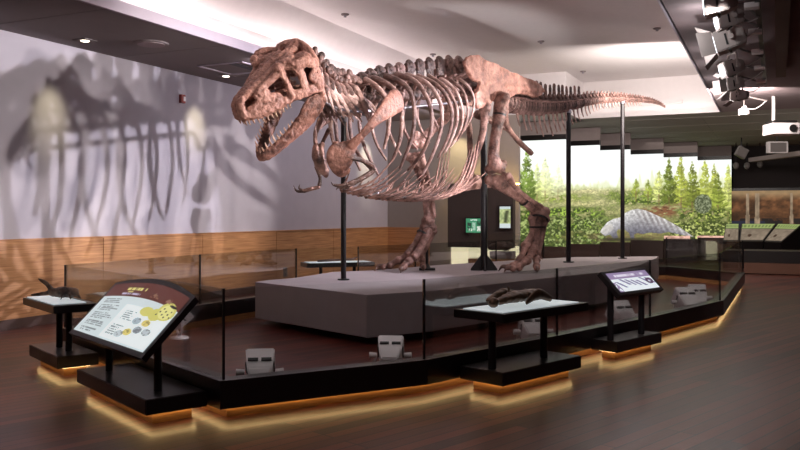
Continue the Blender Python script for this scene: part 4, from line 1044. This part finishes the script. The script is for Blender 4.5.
# ---- pelvis
def plate(poly, lam, th, s=1, curve=None):
    """flat bone from a picture outline on a plane parallel to the body"""
    bm = bmesh.new(); pts = []
    for x, y in poly:
        t = tpx(x, lam); z = zpy(y, t, lam); pts.append((t, z))
    lo = [bm.verts.new(bt(t, (lam-th)*s, z)) for t, z in pts]; hi = [bm.verts.new(bt(t, (lam+th)*s, z)) for t, z in pts]
    n = len(pts); bm.faces.new(lo); bm.faces.new(hi[::-1])
    for i in range(n): bm.faces.new((lo[i], lo[(i+1) % n], hi[(i+1) % n], hi[i]))
    bmesh.ops.triangulate(bm, faces=[f for f in bm.faces if len(f.verts) > 4]); return bm
ilium = [(463, 62), (466, 57), (471, 55), (478, 55), (486, 60), (494, 63.5), (503, 68), (512, 72), (524, 77.5), (534, 81), (541, 86), (543.5, 91), (540, 96), (532, 97), (524, 95), (516, 94), (511, 97), (506, 100), (499, 95), (493, 99), (488, 106), (481, 108), (474, 103), (474, 95), (479, 86), (480, 81), (475, 81.5), (470, 77), (466, 70)]
for s in (1, -1):
    bm = plate(ilium, .32, .035, s)
    for a, b, r in (((497, 97), (506, 101), .09), ((476, 104), (486, 104), .09), ((486, 84), (500, 78), .06), ((505, 88), (538, 90), .07)):
        chain(bm, [B(bp(a[0], a[1], .33), s), B(bp(b[0], b[1], .33), s)], [r, r*.8], 10, .8, L3)
    fbone('ilium', bm, .02, 'skull' if s == 1 else 'bone', 4, .022, 4)
limb('pubis', [q(485, 107, .32), q(484, 122, .30), q(481, 140, .22), q(474, 160, .10), q(468, 178, .06)], [.11, .065, .058, .06, .07])
limb('pubis', [B(bp(485, 107, .32), -1), q(468, 124, -.24), q(470, 145, -.16), q(470, 160, -.08), q(466, 178, -.05)], [.10, .06, .055, .055, .07])
bm = bmesh.new(); chain(bm, [q(457, 189, 0), q(466, 184, 0), q(478, 182, 0), q(490, 184.5, 0)], [.055, .13, .13, .07], 12, .6, L3); chain(bm, [q(469, 172, 0), q(473, 182, 0)], [.08, .13], 10, .7, L3)
fbone('pubic_boot', bm, .018)
limb('ischium', [q(503, 112, .26), q(508, 128, .16), q(519, 141, .08), q(532, 153, .05)], [.09, .05, .042, .04])
limb('ischium', [B(bp(503, 112, .26), -1), q(507, 129, -.12), q(518, 142, -.05), q(531, 154, -.02)], [.09, .045, .04, .04])
# ---- hind legs
DL = 13.9
bm = bmesh.new()
chain(bm, [P(502, 98, 13.95), P(501, 108, 13.95), P(498, 122, 13.9), P(495, 140, 13.86), P(493.5, 155, 13.82), P(495, 166, 13.8)], [.12, .135, .105, .092, .10, .13], 14)
chain(bm, [P(501, 97, 13.98), P(492, 96, 14.15)], [.10, .09]); ball(bm, P(505, 97, 13.85), .085)
ball(bm, P(491, 169, 13.84), .105); ball(bm, P(500, 168, 13.86), .105); ball(bm, P(503, 164, 13.95), .08)
fbone('femur', bm, .02, 'bone', 3, .012, 6)
bm = bmesh.new()
chain(bm, [P(495, 181, 13.85), P(508, 190, 14.0), P(522, 199, 14.2), P(535, 209, 14.4), P(541, 213, 14.45)], [.13, .095, .08, .095, .12], 12)
chain(bm, [P(504, 174, 13.8), P(508, 183, 13.9)], [.05, .08]); ball(bm, P(489, 180, 13.85), .09); ball(bm, P(500, 181, 13.85), .10)
fbone('tibia', bm, .02, 'bone', 3, .012, 6)
limb('fibula', [P(508, 176, 13.7), P(515, 187, 13.85), P(528, 198, 14.1), P(541, 207, 14.3)], [.075, .045, .036, .05])
bm = bmesh.new(); ball(bm, P(538, 214, 14.4), (.15, .12, .11)); ball(bm, P(545, 212, 14.45), .10); chain(bm, [P(532, 219, 14.35), P(546, 219, 14.4)], [.09, .09]); 
fbone('ankle', bm, .018)
def metat(name, pts, rad, m='bone'): return limb(name, pts, rad, m, .015, True)
metat('metatarsal', [P(533, 219, 14.35), P(533, 232, 14.25), P(526, 245, 14.1)], [.085, .062, .078])
metat('metatarsal', [P(538, 219, 14.35), P(537, 234, 14.22), P(533, 251, 14.05)], [.09, .068, .085])
metat('metatarsal', [P(544, 219, 14.4), P(542, 234, 14.3), P(537, 252, 14.2)], [.08, .058, .078])
def toe(pts, rad, clawpts, m='bone'):
    """a toe of bulging joints ending in a claw"""
    bm = bmesh.new(); pts = [Vector(p) for p in pts]
    for i in range(len(pts)-1):
        a, b = pts[i], pts[i+1]; r0, r1 = rad[i], rad[i+1]
        chain(bm, [a, a.lerp(b, .5), b], [r0, (r0+r1)*.36, r1], 10, k=2); ball(bm, b, r1*1.12); ball(bm, a, r0*1.05)
    o = fbone('toe', bm, .014, m, 1, .006, 10)
    b2 = bmesh.new(); c = [Vector(p) for p in clawpts]; chain(b2, c, [rad[-1]*.85, rad[-1]*.6, rad[-1]*.12], 10, .75, L3, 5)
    obj('claw', b2, MB['claw'], o, None, True); return o
def G(px, py, h=0.0):     # a point standing h above the podium deck
    return onz(px, py, POD+h)
gz = lambda x, d, h: W((x-CX)/F*d, d, POD+h)
toe([P(526, 246, 14.1), gz(520, 13.95, .20), gz(513, 13.85, .10), gz(508, 13.85, .075)], [.075, .07, .062, .052], [gz(507, 13.85, .08), gz(502, 13.85, .085), gz(498.5, 13.85, .01)])
toe([P(533, 252, 14.05), gz(527, 13.85, .19), gz(519, 13.72, .09), gz(513, 13.65, .07)], [.08, .075, .066, .056], [gz(512, 13.65, .075), gz(507, 13.6, .08), gz(504, 13.6, .008)])
toe([P(537, 253, 14.2), gz(536.5, 14.1, .19), gz(536.5, 13.9, .09), gz(537, 13.78, .07)], [.076, .068, .06, .05], [gz(537, 13.76, .07), gz(537, 13.66, .07), gz(537.5, 13.6, .008)])
bm = bmesh.new(); chain(bm, [P(531, 240, 14.3), P(533, 250, 14.35), P(540, 256, 14.3)], [.03, .035, .025]); chain(bm, [P(540, 256, 14.3), P(543, 260, 14.25)], [.026, .006])
fbone('dew_toe', bm, .011)
# right leg, striding ahead on the far side
bm = bmesh.new()
chain(bm, [B(bp(486, 100, .36), -1), P(447, 116, 14.2), P(432, 130, 14.0), P(420, 143, 13.85)], [.11, .09, .08, .11], 12)
ball(bm, P(413, 143, 13.8), .10); ball(bm, P(421, 141, 13.9), .11); ball(bm, P(416, 136, 13.85), .09)
fbone('femur', bm, .02, 'bone', 3, .012, 6)
bm = bmesh.new(); chain(bm, [P(415, 158, 13.8), P(420, 170, 13.85), P(424, 186, 13.95), P(427, 202, 14.05), P(428.5, 218, 14.1)], [.13, .10, .078, .075, .10], 12); ball(bm, P(409, 157, 13.8), .08); ball(bm, P(420, 156, 13.9), .085)
fbone('tibia', bm, .02, 'bone', 3, .012, 6)
limb('fibula', [P(421, 156, 13.7), P(428, 176, 13.8), P(432, 196, 13.95), P(434, 216, 14.05)], [.06, .036, .03, .045])
bm = bmesh.new(); ball(bm, P(428, 221, 14.1), (.13, .11, .10)); chain(bm, [P(424, 228, 14.1), P(433, 228, 14.1)], [.10, .09]); fbone('ankle', bm, .018)
metat('metatarsal', [P(424, 229, 14.1), P(416, 243, 14.05), P(408, 255, 13.95)], [.085, .06, .078])
metat('metatarsal', [P(428, 231, 14.05), P(422, 245, 13.95), P(414, 257, 13.85)], [.085, .062, .078])
metat('metatarsal', [P(432, 231, 14.1), P(427, 244, 14.1), P(421, 254, 14.1)], [.078, .055, .068])
toe([P(408, 255, 13.95), gz(399, 13.95, .19), gz(390, 13.95, .10), gz(384, 13.95, .08)], [.075, .068, .06, .052], [gz(383, 13.95, .085), gz(378, 13.95, .09), gz(374.5, 13.9, .008)])
toe([P(414, 257, 13.85), gz(409, 13.75, .18), gz(404, 13.65, .09), gz(402, 13.6, .07)], [.075, .066, .058, .05], [gz(402, 13.58, .07), gz(401, 13.5, .07), gz(400.5, 13.45, .008)])
toe([P(421, 254, 14.1), gz(422, 14.2, .18), gz(423, 14.15, .09), gz(423.5, 14.05, .07)], [.066, .058, .05, .045], [gz(423.5, 14.03, .07), gz(423.5, 13.93, .07), gz(423.5, 13.9, .008)])
# ---- tail
tk = [(480, 14.2), (523, 15.25), (564, 16.4), (605, 17.5), (638, 18.3), (654, 18.72), (666.5, 19.0)]
ty = lambda px: float(np.interp(px, [480, 505, 520, 540, 560, 580, 600, 620, 640, 652, 660, 666.5], [93, 102, 105.5, 107, 106, 102.5, 99.5, 99, 100, 101.5, 104, 108]))
tpts = []
for px in np.linspace(504, 666, 240):
    d = float(np.interp(px, [a for a, b in tk], [b for a, b in tk])); tpts.append((px, P(px, ty(px), d)))
acc = [0.0]
for a, b in zip(tpts, tpts[1:]): acc.append(acc[-1]+(b[1]-a[1]).length)
s_, i = .10, 0
TOT = acc[-1]
TV = []
while s_ < TOT-.03:
    f = s_/TOT; sp = .205*(1-f)+.075*f
    k = int(np.searchsorted(acc, s_)); k = min(max(k, 3), len(tpts)-4)
    px, p = tpts[k]; fw = tpts[k-3][1]-tpts[k+3][1]
    rad = float(np.interp(px, [504, 530, 560, 580, 600, 630, 650, 662, 667], [.19, .185, .155, .125, .105, .08, .058, .036, .02]))
    kind = 'caudal' if px < 582 else 'tail'
    o = place_vert('caudal_vertebra', kind, p, fw, sp/.225, rad/.135*(.95+.1*random.random()), i=i); TV.append((px, p, fw.normalized(), rad)); i += 1
    s_ += sp
for px, p, fw, rad in TV:
    if px > 640 or px < 510: continue
    L = float(np.interp(px, [510, 525, 545, 565, 590, 640], [.18, .36, .44, .34, .14, .06]))*random.uniform(.85, 1.12); dn = Vector((0, 0, -1)); q0 = p-fw*.08*rad/.12+dn*rad*.9
    bm = bmesh.new(); y = Z3.cross(fw)
    chain(bm, [q0, q0+dn*L*.45-fw*L*.12, q0+dn*L*.9-fw*L*.38], [.012+.13*rad, .008+.08*rad, .006+.06*rad], 8, .7, y, 3)
    bone('chevron', bm, 'rib')
# ---- steel armature
def rod(pts, r=.016, name='steel_rod', k=3):
    bm = bmesh.new(); chain(bm, pts, [r]*len(pts), 8, k=k); return obj(name, bm, M['steel'], root, RL, True)
rod([q(354, 112, .06), q(392, 109, .06), q(430, 105, .06), q(470, 101, .06)], .022)
rod([q(364, 190, 0), q(398, 197, 0), q(436, 196, 0)], .012)
rod([q(326, 103, .05), q(340, 109, .06), q(356, 112, .06)], .02)
def band(c, axis, r):
    bm = bmesh.new(); q_ = Z3.rotation_difference(axis.normalized()).to_matrix()
    n = 18
    va = []
    for i in range(n):
        th = 2*math.pi*i/n; o = q_ @ Vector((math.cos(th)*r, math.sin(th)*r, 0)); a = q_ @ Vector((0, 0, .015))
        va.append((bm.verts.new(c+o+a), bm.verts.new(c+o-a), bm.verts.new(c+o*.88+a), bm.verts.new(c+o*.88-a)))
    for i in range(n):
        A, C = va[i], va[(i+1) % n]
        bm.faces.new((A[0], C[0], C[1], A[1])); bm.faces.new((A[2], A[3], C[3], C[2])); bm.faces.new((A[0], A[2], C[2], C[0])); bm.faces.new((A[1], C[1], C[3], A[3]))
    return obj('clamp_band', bm, M['blackm'], root, RL)
band(P(499.5, 115, 13.92), P(502, 98, 13.95)-P(498, 122, 13.9), .118)
band(P(539, 219.5, 14.37), P(539, 213, 14.4)-P(536, 230, 14.25), .165)
band(P(537, 227, 14.3), Z3, .15); band(P(423, 234, 14.06), P(426, 228, 14.1)-P(416, 245, 14), .12)
band(P(524, 200.5, 14.2), P(535, 209, 14.4)-P(508, 190, 14), .10); 
# support poles standing on the podium
def pole(px, py, d, ytop, r, label, base='plate'):
    p = W((px-CX)/F*d, d, POD); zt = H0+(CY-ytop)/F*d
    t = thing('support_pole', label, 'support pole', p)
    bm = bmesh.new(); cyl(bm, (0, 0, .02), (0, 0, zt-POD), r); obj('shaft', bm, M['blackm'], t, smooth=False)
    bm = bmesh.new()
    if base == 'plate': cyl(bm, (0, 0, 0), (0, 0, .02), r*2.2, None, 20)
    elif base == 'fins':
        for k in range(4):
            a = k*math.pi/2+PSI; c, s = math.cos(a), math.sin(a); w = .014
            q = [(r*.5, 0), (.23, 0), (.23, .03), (r*.9, .27), (r*.5, .27)]
            A = [bm.verts.new((c*x-s*w, s*x+c*w, z)) for x, z in q]; C = [bm.verts.new((c*x+s*w, s*x-c*w, z)) for x, z in q]
            bm.faces.new(A); bm.faces.new(C[::-1])
            for i in range(5): bm.faces.new((A[i], A[(i+1) % 5], C[(i+1) % 5], C[i]))
    else:
        box(bm, (0, 0, .02), (.28, .2, .04), R0, .006); cyl(bm, (0, 0, .04), (0, 0, .12), r*2.6, r)
    obj('foot', bm, M['blackm'], t)
    bm = bmesh.new(); cyl(bm, (0, 0, zt-POD-.04), (0, 0, zt-POD+.03), r*1.5, r*1.2, 12); obj('clamp', bm, M['steel'], t)
    return t
dm = HD+uu.y*tpx(343)
pole(343.5, 280, 12.1, 119, .04, 'dark steel pole holding up the neck and chest')
pole(427, 272, 14.25, 238, .025, 'short thin steel pole behind the right foot', 'block')
pole(484, 272, 14.15, 121, .06, 'dark steel pole with finned triangular foot under the hips', 'fins')
pole(568.5, 264, 16.5, 111, .048, 'dark steel pole under the base of the tail')
pole(622.5, 258, 17.92, 102, .045, 'dark steel pole under the end half of the tail')
# ================================================================== LIGHTING
ribs = bt(2.2, .1, 2.7); hips = bt(0, .2, 3.0); head = MS @ Vector((.6, 0, .25)); tail = tpts[120][1]
def floorlight(px, d, target, label, lamp, s=1.0, **k):
    loc = fl(px, d); yw, pt = aim(loc, target); return spotfix(label, loc, yw, pt, s, False, lamp=lamp, **k)
g = 'white stage lights on the floor inside the barrier'
floorlight(260, 6.95, head, 'white stage light at the front left corner inside the glass barrier', (140, .7, .05, (1, .93, .88)), 1.0, group=g)
floorlight(390.5, 7.75, ribs, 'white stage light in the front middle inside the glass', (160, .7, .05, (1, .93, .88)), 1.0, group=g)
floorlight(533, 9.1, hips+Vector((-.3, 0, 0)), 'white stage light in its yoke under the front touch table', (300, .7, .03, (.92, .9, 1)), 1.1, group=g)
floorlight(622, 10.45, hips, 'white stage light behind the small purple graphic panel', (420, .8, .04, (1, .93, .9)), 1.1, group=g)
floorlight(686, 12.1, tail, 'front one of two stage lights at the right end of the barrier', (60, .9, .02, (1, .95, .93)), 1.15, group=g)
floorlight(697.5, 12.85, tail+Vector((1, 0, 0)), 'rear one of two stage lights at the right end of the barrier', None, 1.1, group=g)
floorlight(179, 10.5, bt(3.5, 0, 2.5), 'small white stage light on a round base behind the big graphic panel', (40, .8, .04, (1, .9, .8)), .95, group=g)
# lights hung from the ceiling track
tr = thing('lighting_track', 'black ceiling lighting track running along the right ceiling', 'lighting track', (-.2, 10, 4.0))
bm = bmesh.new(); box(bm, (0, .8, .02), (.06, 11.6, .05)); obj('rail', bm, M['blackm'], tr)
bm = bmesh.new()
for k in range(6): cyl(bm, (0, -4.6+2.2*k, .04), (0, -4.6+2.2*k, .135), .015)
obj('hanger', bm, M['steel'], tr)
for k in range(8):
    bm = bmesh.new(); box(bm, (-.06, -4.2+1.45*k, -.02), (.16, .16, .06), None, .01); obj('adapter', bm, M['fix'], tr)
def tracklight(px, py, d, target, label, lamp, s, **k):
    c = P(px, py, d); zt = c.z+.34
    loc = Vector((c.x, c.y, zt)); v = Vector(target)-c; yw, pt = math.atan2(v.y, v.x), math.atan2(v.z, math.hypot(v.x, v.y))
    t = spotfix(label, loc, yw, pt, s, True, lamp=lamp, drop=.34, group='theatrical lights hung along the right ceiling track', **k)
    bm = bmesh.new(); iv = Matrix.Rotation(-yw, 3, 'Z') @ (Vector((-.2, c.y+.12, 3.98))-loc); chain(bm, [Vector((0, 0, 0)), iv], [.018, .018], 8, k=1); obj('arm', bm, M['paper'], t)
    # slack lamp lead
    bm = bmesh.new(); chain(bm, [Vector((0, 0, -.25)), iv*.5+Vector((0, 0, -.22)), iv], [.008]*3, 6, k=5); obj('cable', bm, M['fix'], t)
    return t
warm = (1, .93, .90); cool = (.90, .88, 1)
tracklight(720, 3, 8.8, head, 'topmost pale theatrical light on the track at the upper right', (1100, .55, .06, warm), 1.1, lit=True)
tracklight(729, 19, 9.9, head+Vector((0, 0, -.5)), 'second theatrical light from the top of the track, close beside the topmost', (1000, .6, .05, warm), 1.0, lit=True)
tracklight(730, 40, 10.4, ribs, 'large theatrical light with spread barn doors in the middle of the track', (520, .75, .035, warm), 1.2, doors=True, lit=True)
tracklight(732, 68, 12.4, ribs+Vector((0, 0, -.3)), 'cylindrical theatrical light just below the barn door light', (2200, .85, .03, cool), 1.05, lit=True)
tracklight(734, 84, 13.6, hips+Vector((0, 0, .2)), 'small barn door light near the far end of the track', (1400, .7, .05, warm), .95, doors=True, lit=True)
tracklight(740, 95, 14.9, tail, 'paired small theatrical light toward the far end of the track', (90, .6, .05, cool), .9, doors=True, lit=True)
tracklight(744, 112, 17.2, tail, 'glowing last theatrical light at the far end of the track', (50, .5, .05, cool), .6, lit=True)
def lamp(name, kind, loc, target, energy, col=(1, 1, 1), **k):
    L = bpy.data.lights.new(name, kind); L.energy = energy; L.color = col
    for a, b in k.items(): setattr(L, a, b)
    o = bpy.data.objects.new(name, L); COL.objects.link(o); o.location = loc
    if target is not None: o.rotation_euler = (Vector(target)-Vector(loc)).to_track_quat('-Z', 'Y').to_euler()
    return o
def wallpool(px, py, en, X=XW, off=1.3, size=.9):
    p = atX(px, py, X); a = Vector((p.x+off, p.y, 4.05)); lamp('wall_wash_spot', 'SPOT', a, p, en, (1, .92, .62), spot_size=size, spot_blend=1, shadow_soft_size=.08)
wallpool(50, 118, 75, off=.85, size=.62); wallpool(195, 128, 85, off=.85, size=.62); wallpool(366, 165, 170, off=.9, size=.7)
a = atY(460, 165, YB); lamp('wall_wash_spot', 'SPOT', (a.x, YB-.6, 4.0), a, 110, (1, .85, .45), spot_size=1.1, spot_blend=.9)
# unseen area fills added to brighten the hall, podium and rear
lamp('hall_fill', 'AREA', (-4.2, 10, 5.05), (-4.2, 10, 0), 165, (1, .93, .95), shape='RECTANGLE', size=6, size_y=19)
lamp('hall_fill', 'AREA', (3.0, 3, 4.0), (3, 3, 0), 26, (1, .86, .8), shape='RECTANGLE', size=4, size_y=8)
lamp('hall_fill', 'AREA', (0, 27, 4.0), (0, 27, 0), 90, (1, .92, .84), shape='RECTANGLE', size=8, size_y=8)
lamp('hall_fill', 'AREA', (5, 18, 4.0), (5, 18, 0), 34, (1, .88, .8), shape='RECTANGLE', size=6, size_y=8)
lamp('hall_fill', 'AREA', (-1.5, 17.5, 4.0), (-3.5, 25, 3.4), 320, (1, .9, .84), shape='RECTANGLE', size=3, size_y=1)  # fill added to brighten the screen valances
lamp('hall_fill', 'AREA', (2.5, 24.5, 1.4), (2.5, 24.5, 4), 22, (1, .94, .86), shape='RECTANGLE', size=3, size_y=3)  # low upward fill added to brighten the rear ceiling
lamp('wall_fill', 'AREA', (-7.75, 15.2, 4.1), (-9.67, 15.2, 2.0), 55, (.96, .9, 1), shape='RECTANGLE', size=8.5, size_y=.15)  # unseen area fill added to lighten the left wall
lamp('fill_spot', 'SPOT', W(3.0, 6.0, 4.0), W(2.4, 9.9, .2), 380, (1, .93, .92), spot_size=.42, spot_blend=.8, shadow_soft_size=.08)  # unseen spot added to brighten the floor stage lights
lamp('fill_spot', 'SPOT', W(6.0, 8.6, 4.0), W(4.5, 12.5, .3), 460, (1, .93, .92), spot_size=.36, spot_blend=.8, shadow_soft_size=.08)  # same added spot for the stage lights at the right end
lamp('fill_spot', 'SPOT', W(3.6, 8.0, 4.0), W(.9, 14, .9), 420, (1, .92, .9), spot_size=.5, spot_blend=.8, shadow_soft_size=.06)  # unseen spot added to brighten the feet and lower podium
w = bpy.data.worlds.new('hall'); SC.world = w; w.use_nodes = True
w.node_tree.nodes['Background'].inputs[0].default_value = (.55, .45, .5, 1); w.node_tree.nodes['Background'].inputs[1].default_value = .08
# ================================================================== CAMERA
cam = bpy.data.cameras.new('camera'); co = bpy.data.objects.new('camera', cam); COL.objects.link(co)
co.location = (0, 0, H0); co.rotation_euler = (math.pi/2, 0, PSI)
cam.sensor_width = 36; cam.lens = F/800*36; cam.shift_y = (CY-225)/800.0*1.0; cam.clip_end = 200
SC.camera = co
SC.view_settings.view_transform = 'Standard'; SC.view_settings.look = 'None'; SC.view_settings.exposure = 0
SC.cycles.use_denoising = True; SC.cycles.max_bounces = 8; SC.cycles.transparent_max_bounces = 12; SC.cycles.caustics_reflective = False; SC.cycles.caustics_refractive = False
SC.cycles.sample_clamp_indirect = 6
